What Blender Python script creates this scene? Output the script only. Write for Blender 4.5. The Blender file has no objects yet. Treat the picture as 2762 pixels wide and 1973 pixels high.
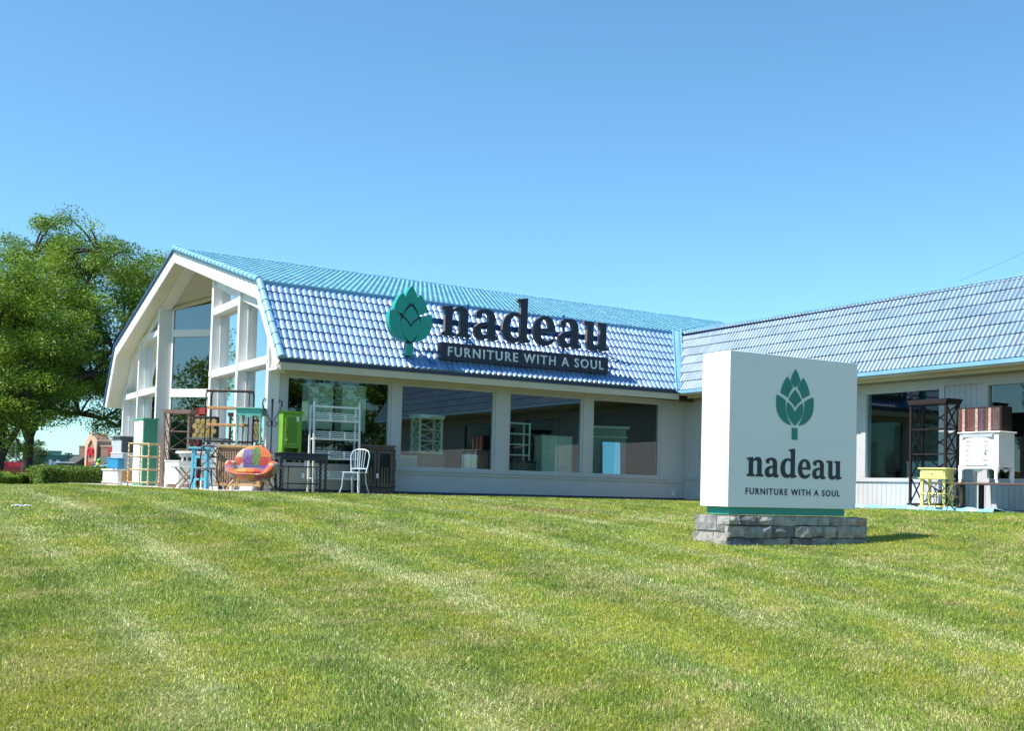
import bpy, bmesh, math, random
import numpy as np
from mathutils import Vector, Matrix
R_ = math.radians
random.seed(7); rng = np.random.default_rng(7)
SC = bpy.context.scene
COL = SC.collection
# ------------------------------------------------------------------ camera
CAMF, PX, PY = 3112.014, 1365.58, 1185.11
YAW, PIT, ROLL = R_(60.4021), R_(2.4922), 0.0266
CP = Vector((-16.0793, -25.5886, 0.1818))
_F = Vector((math.cos(YAW), math.sin(YAW), 0)); _R = Vector((_F.y, -_F.x, 0)); _Z = Vector((0, 0, 1))
_F2 = _F*math.cos(PIT)+_Z*math.sin(PIT); _U2 = -_F*math.sin(PIT)+_Z*math.cos(PIT)
_c, _s = math.cos(ROLL), math.sin(ROLL)
right = _R*_c+_U2*_s; up = -_R*_s+_U2*_c
cd = bpy.data.cameras.new('camera'); cam = bpy.data.objects.new('camera', cd); COL.objects.link(cam)
cam.matrix_world = Matrix(((right.x, up.x, -_F2.x, CP.x), (right.y, up.y, -_F2.y, CP.y), (right.z, up.z, -_F2.z, CP.z), (0, 0, 0, 1)))
cd.sensor_width = 36; cd.sensor_fit = 'HORIZONTAL'; cd.lens = CAMF/2762*36
cd.shift_x = (1381-PX)/2762; cd.shift_y = (PY-986.5)/2762
cd.clip_end = 6000; cd.clip_start = .1
SC.camera = cam
# ------------------------------------------------------------------ light
SUN = Vector((-.66, .05, 1.0)).normalized()
w = bpy.data.worlds.new('World'); SC.world = w; w.use_nodes = True
nt = w.node_tree; bg = nt.nodes['Background']
sky = nt.nodes.new('ShaderNodeTexSky'); sky.sky_type = 'NISHITA'; sky.sun_disc = False
sky.sun_elevation = math.asin(SUN.z); sky.sun_rotation = math.atan2(SUN.x, SUN.y)
sky.air_density = 1.0; sky.dust_density = 0.4; sky.ozone_density = 2.2; sky.altitude = 200
wb = nt.nodes.new('ShaderNodeMix'); wb.data_type = 'RGBA'; wb.blend_type = 'MULTIPLY'; wb.inputs[0].default_value = 1; wb.inputs[7].default_value = (.65, .985, 1.08, 1)
nt.links.new(sky.outputs[0], wb.inputs[6]); nt.links.new(wb.outputs[2], bg.inputs[0]); bg.inputs[1].default_value = 0.113
sd = bpy.data.lights.new('sun', 'SUN'); sd.energy = 5.0; sd.angle = R_(.5); sd.color = (1, .95, .87)
so = bpy.data.objects.new('sun', sd); COL.objects.link(so); so.rotation_euler = (-SUN).to_track_quat('-Z', 'Y').to_euler()
SC.view_settings.view_transform = 'Standard'; SC.view_settings.look = 'None'
SC.view_settings.exposure = 0.82; SC.view_settings.gamma = 1
SC.render.engine = 'CYCLES'; SC.cycles.max_bounces = 8; SC.cycles.transparent_max_bounces = 12

# ------------------------------------------------------------------ helpers
def at(px, py, F):
    """a pixel of the photograph at depth F -> world point (used to survey positions)"""
    X = px-PX; Y = py-PY
    return CP+(_F2+_R*((_c*X+_s*Y)/CAMF)-_U2*((-_s*X+_c*Y)/CAMF))*F
def gz(y, x=-8.):
    t = np.maximum(-y-1, 0); g = np.clip((2.9-x)/7.6, 0, 1); g = g*g*(3-2*g)
    sm_ = lambda a: np.clip(a, 0, 1)**2*(3-2*np.clip(a, 0, 1))
    dip = .10*np.maximum(sm_((y-14.5)/3), sm_((-9.4-x)/2)*sm_((y+3)/8))
    return -.03-(.0142*t+.001737*t*t)*g-dip

class MB:
    def __init__(s): s.v = []; s.f = []; s.sm = False; s.fm = []
    def add(s, vs, fs, m=0):
        b = len(s.v); s.v += [tuple(p) for p in vs]; s.f += [tuple(b+i for i in f) for f in fs]; s.fm += [m]*len(fs); return s
    def box(s, x0, x1, y0, y1, z0, z1, m=0, T=None):
        x0, x1 = min(x0, x1), max(x0, x1); y0, y1 = min(y0, y1), max(y0, y1); z0, z1 = min(z0, z1), max(z0, z1)
        vs = [Vector(p) for p in ((x0, y0, z0), (x1, y0, z0), (x1, y1, z0), (x0, y1, z0), (x0, y0, z1), (x1, y0, z1), (x1, y1, z1), (x0, y1, z1))]
        if T: vs = [T@p for p in vs]
        return s.add(vs, [(0, 3, 2, 1), (4, 5, 6, 7), (0, 1, 5, 4), (1, 2, 6, 5), (2, 3, 7, 6), (3, 0, 4, 7)], m)
    def bar(s, a, b, w, h=None, upv=(0, 0, 1), m=0):
        a = Vector(a); b = Vector(b); h = h or w; d = (b-a); L = d.length; d.normalize()
        u = Vector(upv); sx = d.cross(u)
        if sx.length < 1e-4: sx = d.cross(Vector((1, 0, 0)))
        sx.normalize(); u = sx.cross(d)
        vs = []
        for p in (a, b):
            for i, j in ((-1, -1), (1, -1), (1, 1), (-1, 1)): vs.append(p+sx*(w/2*i)+u*(h/2*j))
        return s.add(vs, [(0, 1, 2, 3), (7, 6, 5, 4), (0, 4, 5, 1), (1, 5, 6, 2), (2, 6, 7, 3), (3, 7, 4, 0)], m)
    def tube(s, pts, r, n=8, m=0, closed=False):
        pts = [Vector(p) for p in pts]; N = len(pts)
        rs = r if hasattr(r, '__len__') else [r]*N
        prev = None; vs = []
        for i, p in enumerate(pts):
            if closed: d = pts[(i+1) % N]-pts[i-1]
            else: d = pts[min(i+1, N-1)]-pts[max(i-1, 0)]
            d.normalize()
            if prev is None:
                prev = d.cross(Vector((0, 0, 1)))
                if prev.length < 1e-3: prev = d.cross(Vector((1, 0, 0)))
            sx = (prev-d*prev.dot(d)).normalized(); prev = sx; u = d.cross(sx)
            for k in range(n):
                a = 2*math.pi*k/n; vs.append(p+(sx*math.cos(a)+u*math.sin(a))*rs[i])
        fs = []
        for i in range(N if closed else N-1):
            j = (i+1) % N
            for k in range(n): fs.append((i*n+k, i*n+(k+1) % n, j*n+(k+1) % n, j*n+k))
        if not closed: fs.append(tuple(range(n-1, -1, -1))); fs.append(tuple((N-1)*n+k for k in range(n)))
        return s.add(vs, fs, m)
    def lathe(s, prof, c=(0, 0, 0), n=12, m=0):
        c = Vector(c); vs = []
        for r, z in prof:
            for k in range(n):
                a = 2*math.pi*k/n; vs.append(c+Vector((r*math.cos(a), r*math.sin(a), z)))
        fs = []
        for i in range(len(prof)-1):
            for k in range(n): fs.append((i*n+k, i*n+(k+1) % n, (i+1)*n+(k+1) % n, (i+1)*n+k))
        fs.append(tuple(range(n-1, -1, -1))); fs.append(tuple((len(prof)-1)*n+k for k in range(n)))
        return s.add(vs, fs, m)
    def prism(s, poly, axis, a, b, m=0):
        """poly = list of 2D points; extruded along axis from a to b (convex)"""
        def P(p, t):
            return {'x': (t, p[0], p[1]), 'y': (p[0], t, p[1]), 'z': (p[0], p[1], t)}[axis]
        n = len(poly); vs = [P(p, a) for p in poly]+[P(p, b) for p in poly]
        fs = [tuple(range(n)), tuple(range(2*n-1, n-1, -1))]+[(i, i+n, (i+1) % n+n, (i+1) % n) for i in range(n)]
        return s.add(vs, fs, m)
    def build(s, name, mats, parent=None, bevel=0, smooth=False, loc=None, rz=0):
        me = bpy.data.meshes.new(name); me.from_pydata(s.v, [], s.f)
        mats = mats if isinstance(mats, (list, tuple)) else [mats]
        for m in mats: me.materials.append(m)
        if len(mats) > 1: me.polygons.foreach_set('material_index', s.fm)
        bm = bmesh.new(); bm.from_mesh(me); bmesh.ops.recalc_face_normals(bm, faces=bm.faces)
        if bevel:
            es = [e for e in bm.edges if e.is_manifold and e.calc_face_angle(0) > .6]
            bmesh.ops.bevel(bm, geom=es, offset=bevel, segments=1, affect='EDGES', clamp_overlap=True)
        bm.to_mesh(me); bm.free()
        if smooth:
            me.polygons.foreach_set('use_smooth', [True]*len(me.polygons))
            try: me.set_sharp_from_angle(angle=R_(40))
            except Exception: pass
        o = bpy.data.objects.new(name, me); COL.objects.link(o)
        if parent: o.parent = parent
        if loc is not None: o.location = loc
        o.rotation_euler.z = rz
        return o
def tag(o, label=None, cat=None, group=None, kind=None):
    if label: o['label'] = label
    if cat: o['category'] = cat
    if group: o['group'] = group
    if kind: o['kind'] = kind
    return o
def thing(name, label, cat, loc=(0, 0, 0), rz=0, group=None):
    o = bpy.data.objects.new(name, None); COL.objects.link(o); o.location = loc; o.rotation_euler.z = rz; o.empty_display_size = .2
    return tag(o, label, cat, group)

def lin(c):
    return tuple(((x/255)/12.92 if x/255 <= .04045 else ((x/255+.055)/1.055)**2.4) for x in c)+(1,)
def M(name, col, rough=.6, metal=0, var=.12, scale=6, bump=.0, bscale=60, spec=.5, stretch=None, col2=None, coat=0):
    m = bpy.data.materials.new(name); m.use_nodes = True; nt = m.node_tree; b = nt.nodes['Principled BSDF']
    c = tuple(col)[:3]
    tc = nt.nodes.new('ShaderNodeTexCoord'); mp = nt.nodes.new('ShaderNodeMapping'); nt.links.new(tc.outputs['Object'], mp.inputs[0])
    if stretch: mp.inputs['Scale'].default_value = stretch
    n = nt.nodes.new('ShaderNodeTexNoise'); n.inputs['Scale'].default_value = scale; n.inputs['Detail'].default_value = 6
    nt.links.new(mp.outputs[0], n.inputs[0])
    r = nt.nodes.new('ShaderNodeValToRGB'); r.color_ramp.elements[0].position = .3; r.color_ramp.elements[1].position = .7
    c2 = tuple(col2)[:3] if col2 else tuple(min(1, x*(1+var)) for x in c)
    c1 = c if col2 else tuple(x*(1-var) for x in c)
    r.color_ramp.elements[0].color = c1+(1,); r.color_ramp.elements[1].color = c2+(1,)
    nt.links.new(n.outputs['Fac'], r.inputs[0]); nt.links.new(r.outputs[0], b.inputs['Base Color'])
    b.inputs['Roughness'].default_value = rough; b.inputs['Metallic'].default_value = metal
    b.inputs['Specular IOR Level'].default_value = spec; b.inputs['Coat Weight'].default_value = coat
    if bump:
        n2 = nt.nodes.new('ShaderNodeTexNoise'); n2.inputs['Scale'].default_value = bscale; n2.inputs['Detail'].default_value = 4
        bp = nt.nodes.new('ShaderNodeBump'); bp.inputs['Strength'].default_value = bump; bp.inputs['Distance'].default_value = .02
        nt.links.new(mp.outputs[0], n2.inputs[0]); nt.links.new(n2.outputs['Fac'], bp.inputs['Height']); nt.links.new(bp.outputs[0], b.inputs['Normal'])
    return m
W = lambda n, c, **k: M(n, c, stretch=(12, 12, 1.2), scale=3, var=.25, **k)
mt = dict(
 white=M('white_paint', (.70, .69, .68), .5, var=.04, scale=2),
 wall=M('wall_paint', (.44, .445, .46), .6, var=.05, scale=1.5, bump=.15),
 cream=M('cream_soffit', (.55, .50, .38), .7, var=.04, scale=1.5),
 siding=M('siding_paint', (.47, .46, .47), .6, var=.05, scale=2),
 soff=M('soffit_paint', (.62, .58, .50), .7, var=.04, scale=1),
 gutter=M('dark_blue_edge', (.02, .035, .08), .5, var=.1),
 blue=M('blue_flashing', (.18, .38, .55), .5, var=.1, scale=2),
 blued=M('deep_blue_cap', (.05, .12, .26), .5, var=.1, scale=2), dkblue=M('blue_steel', (.02, .09, .27), .4, var=.1),
 concrete=M('concrete', (.55, .52, .46), .85, var=.12, scale=3, bump=.3),
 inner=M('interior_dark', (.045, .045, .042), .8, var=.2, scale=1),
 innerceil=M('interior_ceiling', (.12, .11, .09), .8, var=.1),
 teal=M('teal_paint', (.012, .30, .24), .4, var=.06, scale=4),
 logo=M('teal_logo', (.012, .21, .17), .45, var=.04, scale=4),
 navy=M('navy_letters', (.012, .016, .035), .45, var=.1),
 signp=M('sign_panel', (.76, .77, .79), .4, var=.02, scale=1.5),
 letw=M('pale_letters', (.62, .66, .72), .5, var=.03),
 black=M('black_metal', (.012, .012, .014), .45, var=.2, metal=.2),
 dkwood=W('dark_wood', (.020, .010, .009), rough=.5),
 dkwood2=W('brown_wood', (.12, .07, .055), rough=.6),
 oak=W('honey_wood', (.50, .31, .13), rough=.5),
 oakd=W('lattice_wood', (.30, .20, .13), rough=.6),
 bamboo=M('bamboo', (.58, .42, .24), .5, var=.25, scale=14),
 plank=W('pale_orange_plank', (.50, .25, .11), rough=.55),
 tealw=M('aqua_paint', (.10, .42, .36), .5, var=.1, scale=8),
 skyb=M('sky_blue_paint', (.13, .52, .72), .5, var=.08, scale=8),
 lime=M('lime_paint', (.15, .33, .02), .5, var=.15, scale=8),
 limed=M('lime_mesh', (.09, .22, .01), .5, var=.2, scale=30),
 greenw=M('green_cabinet_paint', (.055, .29, .18), .5, var=.06),
 charcoal=M('charcoal_paint', (.035, .04, .055), .5, var=.1),
 slate=M('slate_paint', (.06, .07, .09), .5, var=.1),
 ltgrey=M('light_grey_paint', (.42, .44, .48), .5, var=.05),
 creamw=M('warm_white_paint', (.74, .70, .62), .5, var=.06, scale=8),
 whitef=M('white_furniture_paint', (.78, .77, .75), .45, var=.05, scale=6),
 whited=M('distressed_white', (.72, .64, .58), .6, var=.12, scale=25),
 yellow=M('yellow_paint', (.78, .72, .24), .5, var=.06, scale=8),
 blueb=M('blue_tub_paint', (.03, .25, .48), .4, var=.08),
 bronze=M('bronze_iron', (.16, .13, .05), .5, var=.3, scale=20, metal=.3),
 paper=M('paper_tag', (.75, .77, .85), .6, var=.03),
 red=M('red_paint', (.30, .03, .02), .5, var=.1),
 steelw=M('pale_blue_metal', (.55, .65, .72), .4, var=.05, metal=.1),
 hive=M('honey_tiles', (.30, .22, .07), .5, var=.3, scale=12),
 tarp=M('blue_tarp', (.22, .55, .78), .4, var=.15, scale=9, bump=.5, bscale=15),
 bark=M('bark', (.055, .042, .036), .9, var=.35, scale=8, stretch=(3, 3, .7), bump=.8, bscale=14),
 rubber=M('rubber', (.02, .02, .02), .8),
 caru=M('white_car_paint', (.78, .78, .80), .25, var=.01, coat=.6),
 cars=M('silver_car_paint', (.35, .40, .50), .3, var=.02, coat=.6, metal=.4),
 cglass=M('car_glass', (.02, .025, .03), .05, var=.02),
 chrome=M('chrome', (.6, .6, .6), .2, metal=1),
)
# glass: thin pane, mixes reflection and clear view
def glassmat(name, tint, base, k):
    m = bpy.data.materials.new(name); m.use_nodes = True; n = m.node_tree; n.nodes.clear()
    o = n.nodes.new('ShaderNodeOutputMaterial'); mx = n.nodes.new('ShaderNodeMixShader'); t = n.nodes.new('ShaderNodeBsdfTransparent'); g = n.nodes.new('ShaderNodeBsdfGlossy')
    t.inputs[0].default_value = tint+(1,); g.inputs['Roughness'].default_value = .005; g.inputs[0].default_value = (.88, .94, .96, 1)
    nz = n.nodes.new('ShaderNodeTexNoise'); nz.inputs['Scale'].default_value = .9; bp = n.nodes.new('ShaderNodeBump'); bp.inputs['Strength'].default_value = .05; bp.inputs['Distance'].default_value = .02
    tc = n.nodes.new('ShaderNodeTexCoord'); n.links.new(tc.outputs['Object'], nz.inputs[0]); n.links.new(nz.outputs[0], bp.inputs['Height']); n.links.new(bp.outputs[0], g.inputs['Normal'])
    f = n.nodes.new('ShaderNodeFresnel'); f.inputs[0].default_value = 1.5
    ma = n.nodes.new('ShaderNodeMath'); ma.operation = 'MULTIPLY_ADD'; ma.inputs[1].default_value = k; ma.inputs[2].default_value = base; ma.use_clamp = True
    geo = n.nodes.new('ShaderNodeNewGeometry'); fr_ = n.nodes.new('ShaderNodeMath'); fr_.operation = 'SUBTRACT'; fr_.inputs[0].default_value = 1; n.links.new(geo.outputs['Backfacing'], fr_.inputs[1])
    mu = n.nodes.new('ShaderNodeMath'); mu.operation = 'MULTIPLY'; n.links.new(ma.outputs[0], mu.inputs[0]); n.links.new(fr_.outputs[0], mu.inputs[1])
    n.links.new(f.outputs[0], ma.inputs[0]); n.links.new(mu.outputs[0], mx.inputs[0]); n.links.new(t.outputs[0], mx.inputs[1]); n.links.new(g.outputs[0], mx.inputs[2]); n.links.new(mx.outputs[0], o.inputs[0])
    return m
mt['glass'] = glassmat('window_glass', (.78, .89, .86), .035, 1.45)
mt['tglass'] = glassmat('tinted_gable_glass', (.5, .55, .52), .14, 1.4)
mt['gglass'] = glassmat('gable_glass', (.5, .6, .58), .22, 2.4)
# mirror
mm = bpy.data.materials.new('mirror'); mm.use_nodes = True; _b = mm.node_tree.nodes['Principled BSDF']; _b.inputs['Metallic'].default_value = 1; _b.inputs['Roughness'].default_value = .02; _b.inputs['Base Color'].default_value = (.9, .95, .95, 1); mt['mirror'] = mm

def attrmat(name, rough=.6, transl=0., spec=.3, hue=.0, extra=None):
    m = bpy.data.materials.new(name); m.use_nodes = True; n = m.node_tree; b = n.nodes['Principled BSDF']
    a = n.nodes.new('ShaderNodeAttribute'); a.attribute_name = 'tone'
    n.links.new(a.outputs['Color'], b.inputs['Base Color']); b.inputs['Roughness'].default_value = rough; b.inputs['Specular IOR Level'].default_value = spec
    if transl:
        t = n.nodes.new('ShaderNodeBsdfTranslucent'); mx = n.nodes.new('ShaderNodeMixShader'); mx.inputs[0].default_value = transl
        n.links.new(a.outputs['Color'], t.inputs[0]); n.links.new(b.outputs[0], mx.inputs[1]); n.links.new(t.outputs[0], mx.inputs[2])
        n.links.new(mx.outputs[0], n.nodes['Material Output'].inputs[0])
    return m
mt['leaf'] = attrmat('leaves', .5, .35, .4)
mt['blade'] = attrmat('grass_blades', .45, .30, .45)
def fastmesh(name, verts, faces_n, idx, mat, tone=None, parent=None, smooth=False):
    """verts (N,3), all faces with faces_n corners, idx flat; tone per face (colour of that leaf or blade)"""
    me = bpy.data.meshes.new(name); nf = len(idx)//faces_n
    me.vertices.add(len(verts)); me.vertices.foreach_set('co', np.asarray(verts, np.float32).ravel())
    me.loops.add(len(idx)); me.loops.foreach_set('vertex_index', np.asarray(idx, np.int32))
    me.polygons.add(nf); me.polygons.foreach_set('loop_start', np.arange(nf, dtype=np.int32)*faces_n)
    me.update(calc_edges=True)
    me.materials.append(mat)
    if tone is not None:
        a = me.attributes.new('tone', 'FLOAT_COLOR', 'FACE'); t = np.ones((nf, 4), np.float32); t[:, :3] = tone; a.data.foreach_set('color', t.ravel())
    o = bpy.data.objects.new(name, me); COL.objects.link(o)
    if parent: o.parent = parent
    return o

# ------------------------------------------------------------------ ground
def groundmesh():
    xs = np.concatenate([[-1500, -400, -120, -60], np.arange(-34, 21, 1.0), [40, 90, 300, 1500]])
    ys = np.concatenate([[-200, -60], np.arange(-40, 1.1, .5), [4, 8, 12, 16, 20, 26, 40, 80, 200, 600, 2500]])
    vs = []; 
    for y in ys:
        for x in xs: vs.append((x, y, float(gz(max(y, -45), x))))
    nx = len(xs); fs = [(j*nx+i, j*nx+i+1, (j+1)*nx+i+1, (j+1)*nx+i) for j in range(len(ys)-1) for i in range(nx-1)]
    m = MB(); m.add(vs, fs); return m
def groundmat():
    m = bpy.data.materials.new('turf_soil'); m.use_nodes = True; n = m.node_tree; b = n.nodes['Principled BSDF']
    tc = n.nodes.new('ShaderNodeTexCoord'); nz = n.nodes.new('ShaderNodeTexNoise'); nz.inputs['Scale'].default_value = 1.3; nz.inputs['Detail'].default_value = 10; nz.inputs['Roughness'].default_value = .75
    r = n.nodes.new('ShaderNodeValToRGB'); r.color_ramp.elements[0].position = .35; r.color_ramp.elements[1].position = .68
    r.color_ramp.elements[0].color = (.09, .115, .022, 1); r.color_ramp.elements[1].color = (.19, .175, .07, 1)
    n.links.new(tc.outputs['Object'], nz.inputs[0]); n.links.new(nz.outputs[0], r.inputs[0]); n.links.new(r.outputs[0], b.inputs['Base Color']); b.inputs['Roughness'].default_value = .95; b.inputs['Specular IOR Level'].default_value = .1
    return m
g = groundmesh().build('lawn_ground', groundmat(), smooth=True); tag(g, kind='structure')
pad = MB(); pad.box(-9.35, -7.6, -1.55, 18, -.12, -.004); o = pad.build('concrete_walk', mt['concrete']); tag(o, kind='structure')
pk = MB(); pk.box(-90, 60, 32, 190, -.2, -.022); o = pk.build('parking_lot', M('asphalt', (.07, .07, .07), .9, var=.2, bump=.3)); tag(o, kind='structure')

# grass blades
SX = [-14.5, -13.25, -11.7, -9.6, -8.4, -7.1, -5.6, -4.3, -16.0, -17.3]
def sine_noise(x, y, s, seed):
    r = np.random.default_rng(seed); v = np.zeros_like(x)
    for k in range(7):
        a = r.uniform(0, 6.28); f = s*r.uniform(.5, 2.2); v += np.sin((x*math.cos(a)+y*math.sin(a))*f+r.uniform(0, 6.28))*r.uniform(.5, 1)
    return v/3.2
def grass():
    n = 2300000
    d0, d1 = 4.5, 50.
    def rho(d): return np.where(d < 9, 1.0+.9*np.clip((9-d)/2.5, 0, 1), (9/d)**1.25)
    u = rng.uniform(size=n); grid = np.linspace(d0, d1, 3000); pdf = rho(grid)*(grid+3); cdf = np.cumsum(pdf); cdf /= cdf[-1]
    d = np.interp(u, cdf, grid); lat = rng.uniform(-1, 1, n)*(.47*d+1.6)
    x = CP.x+_F.x*d+_R.x*lat; y = CP.y+_F.y*d+_R.y*lat
    ok = ((y < -.06) | (x < -9.35)) & (x < 3.95) & ~((x > -9.35) & (y > -1.55) & (x < -7.6)) & ~((x > 2.75) & (y < -7.3) & (y > -11.3))
    ok &= (y < 18.6); ok &= ~((x > -5.95) & (x < -3.3) & (y > -13.75) & (y < -13.03))
    # thin soil spots
    soil = sine_noise(x, y, 2.2, 5)+sine_noise(x, y, 6, 6)*.6
    ok &= ~((soil > 1.55) & (rng.uniform(size=n) < .6))
    x, y, d, soil = x[ok], y[ok], d[ok], soil[ok]; n = len(x)
    z = gz(y, x)
    patch = sine_noise(x, y, 1.1, 1)*.55+sine_noise(x, y, 3.1, 2)*.6+sine_noise(x, y, 8, 9)*.5
    lush = sine_noise(x, y, 1.5, 3)*.6+sine_noise(x, y, 4.5, 4)*.7+sine_noise(x, y, 11, 8)*.4
    # wavering mower rows along Y: laid-over blades with sheen painted pale, plus clippings
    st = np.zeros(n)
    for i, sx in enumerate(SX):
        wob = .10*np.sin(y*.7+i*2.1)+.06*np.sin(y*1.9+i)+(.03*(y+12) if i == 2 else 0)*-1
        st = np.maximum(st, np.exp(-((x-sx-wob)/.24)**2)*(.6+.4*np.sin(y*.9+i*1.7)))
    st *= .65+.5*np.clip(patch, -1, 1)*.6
    lane = np.sin((x+14.5)/1.28*math.pi)  # alternating lanes of lean
    sc = (np.maximum(d, 7)/7)**.62
    h = rng.uniform(.012, .035, n)*sc**.5*(1+.25*np.clip(lush, -1, 1)); h[soil > 1.3] *= .6
    wd = rng.uniform(.0026, .0056, n)*sc
    ang = rng.uniform(0, 2*math.pi, n); la = np.where(rng.uniform(size=n) < .55, np.pi/2*np.sign(lane)+rng.normal(0, .7, n), rng.uniform(0, 6.28, n))
    lean = np.abs(rng.normal(.50, .30, n))+st*.6
    clip_ = rng.uniform(size=n) < .012; h = np.where(clip_, h*1.9, h); lean = np.where(clip_, .93, lean)
    lx = np.cos(la)*lean*h; ly = np.sin(la)*lean*h; hz = h*np.sqrt(np.clip(1-np.clip(lean, 0, .93)**2, .1, 1))
    bx = np.cos(ang)*wd/2; by = np.sin(ang)*wd/2
    V = np.zeros((n, 5, 3))
    V[:, 0] = np.stack([x-bx, y-by, z-.004], 1); V[:, 1] = np.stack([x+bx, y+by, z-.004], 1)
    V[:, 2] = np.stack([x+bx*.8+lx*.35, y+by*.8+ly*.35, z+hz*.6], 1); V[:, 3] = np.stack([x-bx*.8+lx*.35, y-by*.8+ly*.35, z+hz*.6], 1)
    V[:, 4] = np.stack([x+lx, y+ly, z+hz], 1)
    b = (np.arange(n)*5)[:, None]
    idx = (b+np.array([[0, 1, 2, 0, 2, 3, 3, 2, 4]])).ravel()
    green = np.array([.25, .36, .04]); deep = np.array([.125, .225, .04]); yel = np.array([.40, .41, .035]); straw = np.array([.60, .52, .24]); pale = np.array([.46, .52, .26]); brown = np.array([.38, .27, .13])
    c = np.tile(green, (n, 1)); r1 = rng.uniform(size=n)
    def mixin(c, col, f): f = np.clip(f, 0, 1)[:, None]; return c*(1-f)+col*f
    c = mixin(c, deep, .75*np.clip(lush*1.2, 0, 1)+.35*(r1 < .3))
    c = mixin(c, yel, np.clip(-lush*.8+.05, 0, .7)+.3*(r1 > .8))
    dry = np.clip(patch*1.5-.15, 0, 1); c = mixin(c, straw, ((rng.uniform(size=n) < .09+.62*dry))*rng.uniform(.5, 1, n))
    c = mixin(c, pale, (rng.uniform(size=n) < .95*st)*rng.uniform(.5, 1, n))  # lighter look of the bent rows put into blade colour
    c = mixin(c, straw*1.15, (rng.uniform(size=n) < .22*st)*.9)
    c = mixin(c, np.array([.62, .60, .42]), clip_*.9)
    # a worn tan spot by the wall
    sp = np.exp(-(((x+4.9)/.9)**2+((y+7.6)/.7)**2)); c = mixin(c, brown, (rng.uniform(size=n) < sp*1.1)*.8)
    c = mixin(c, brown, np.clip(soil-.85, 0, 1)*.9)
    c *= (rng.uniform(.5, 1.55, n))[:, None]
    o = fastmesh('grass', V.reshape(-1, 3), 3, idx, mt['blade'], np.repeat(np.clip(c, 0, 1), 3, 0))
    tag(o, 'mown green lawn with straw patches, clippings and mower sheen painted pale', 'grass', kind='stuff')
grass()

# ------------------------------------------------------------------ letters and emblem
def flat(paths, depth, name='x'):
    """closed 2D outlines (lists of points, holes by even-odd) -> extruded mesh vertices/faces, in XZ with thickness along Y"""
    cu = bpy.data.curves.new(name, 'CURVE'); cu.dimensions = '2D'; cu.fill_mode = 'BOTH'; cu.extrude = depth/2
    for p in paths:
        s = cu.splines.new('POLY'); s.points.add(len(p)-1)
        for i, q in enumerate(p): s.points[i].co = (q[0], q[1], 0, 1)
        s.use_cyclic_u = True
    return curve2mesh(cu)
def curve2mesh(cu):
    o = bpy.data.objects.new('tmp', cu); COL.objects.link(o); dg = bpy.context.evaluated_depsgraph_get()
    me = bpy.data.meshes.new_from_object(o.evaluated_get(dg)); bpy.data.objects.remove(o)
    vs = [(v.co.x, v.co.z, v.co.y) for v in me.vertices]; vs = [(a, -b, c) for a, b, c in vs]
    fs = [tuple(p.vertices) for p in me.polygons]; return vs, fs
def path(s):
    t = s.replace(',', ' ').split(); out = []; i = 0
    while i < len(t):
        k = t[i]
        if k in 'ML': out.append((float(t[i+1]), float(t[i+2]))); i += 3
        elif k == 'C':
            p0 = out[-1]; q = [float(v) for v in t[i+1:i+7]]; i += 7
            for j in range(1, 9):
                u = j/8; a, b, c, d = (1-u)**3, 3*u*(1-u)**2, 3*u*u*(1-u), u**3
                out.append((a*p0[0]+b*q[0]+c*q[2]+d*q[4], a*p0[1]+b*q[1]+c*q[3]+d*q[5]))
        else: i += 1
    return out
GL = {
 'n': (590, ["M 15,0 L 285,0 L 285,48 L 222,66 L 222,385 C 250,412 285,425 312,425 C 355,425 372,398 372,350 L 372,66 L 320,48 L 320,0 L 578,0 L 578,48 L 515,66 L 515,372 C 515,465 465,512 385,512 C 320,512 262,478 222,430 L 214,505 L 180,505 C 120,490 70,485 15,482 L 15,438 L 80,420 L 80,66 L 15,48"]),
 'a': (520, ["M 60,455 C 110,490 180,512 255,512 C 375,512 440,455 440,345 L 440,90 C 440,75 450,68 465,66 L 505,60 L 505,18 C 470,-5 430,-14 395,-14 C 345,-14 315,8 306,48 C 270,8 225,-14 170,-14 C 80,-14 22,40 22,125 C 22,240 130,290 302,300 L 302,350 C 302,410 275,445 225,445 C 205,445 187,443 172,436 L 160,350 C 95,340 50,370 50,415 C 50,430 55,443 60,455", "M 302,245 C 210,238 160,205 160,145 C 160,100 185,75 225,75 C 255,75 282,88 302,108"]),
 'd': (605, ["M 530,780 L 530,80 L 592,62 L 592,16 C 530,12 490,2 440,-12 L 402,-12 L 392,50 C 355,8 305,-14 245,-14 C 115,-14 25,85 25,240 C 25,405 130,512 275,512 C 320,512 358,504 388,490 L 388,690 L 318,708 L 318,750 C 390,755 440,765 495,780", "M 388,120 L 388,415 C 370,440 340,452 305,452 C 225,452 178,380 178,255 C 178,140 220,78 295,78 C 335,78 365,95 388,120"]),
 'e': (500, ["M 470,230 L 165,230 C 168,135 215,80 300,80 C 350,80 395,98 440,130 L 468,92 C 415,25 345,-14 260,-14 C 115,-14 25,85 25,240 C 25,400 125,512 265,512 C 400,512 472,420 472,280", "M 165,290 L 335,290 C 335,400 315,450 260,450 C 205,450 170,395 165,290"]),
 'u': (580, ["M 5,500 L 215,500 L 215,150 C 215,105 235,85 275,85 C 305,85 335,98 360,120 L 360,434 L 300,452 L 300,500 L 502,500 L 502,75 L 565,60 L 565,15 C 510,10 460,5 415,-12 L 378,-12 L 368,55 C 330,12 280,-14 225,-14 C 130,-14 75,35 75,130 L 75,434 L 5,452"]),
}
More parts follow.
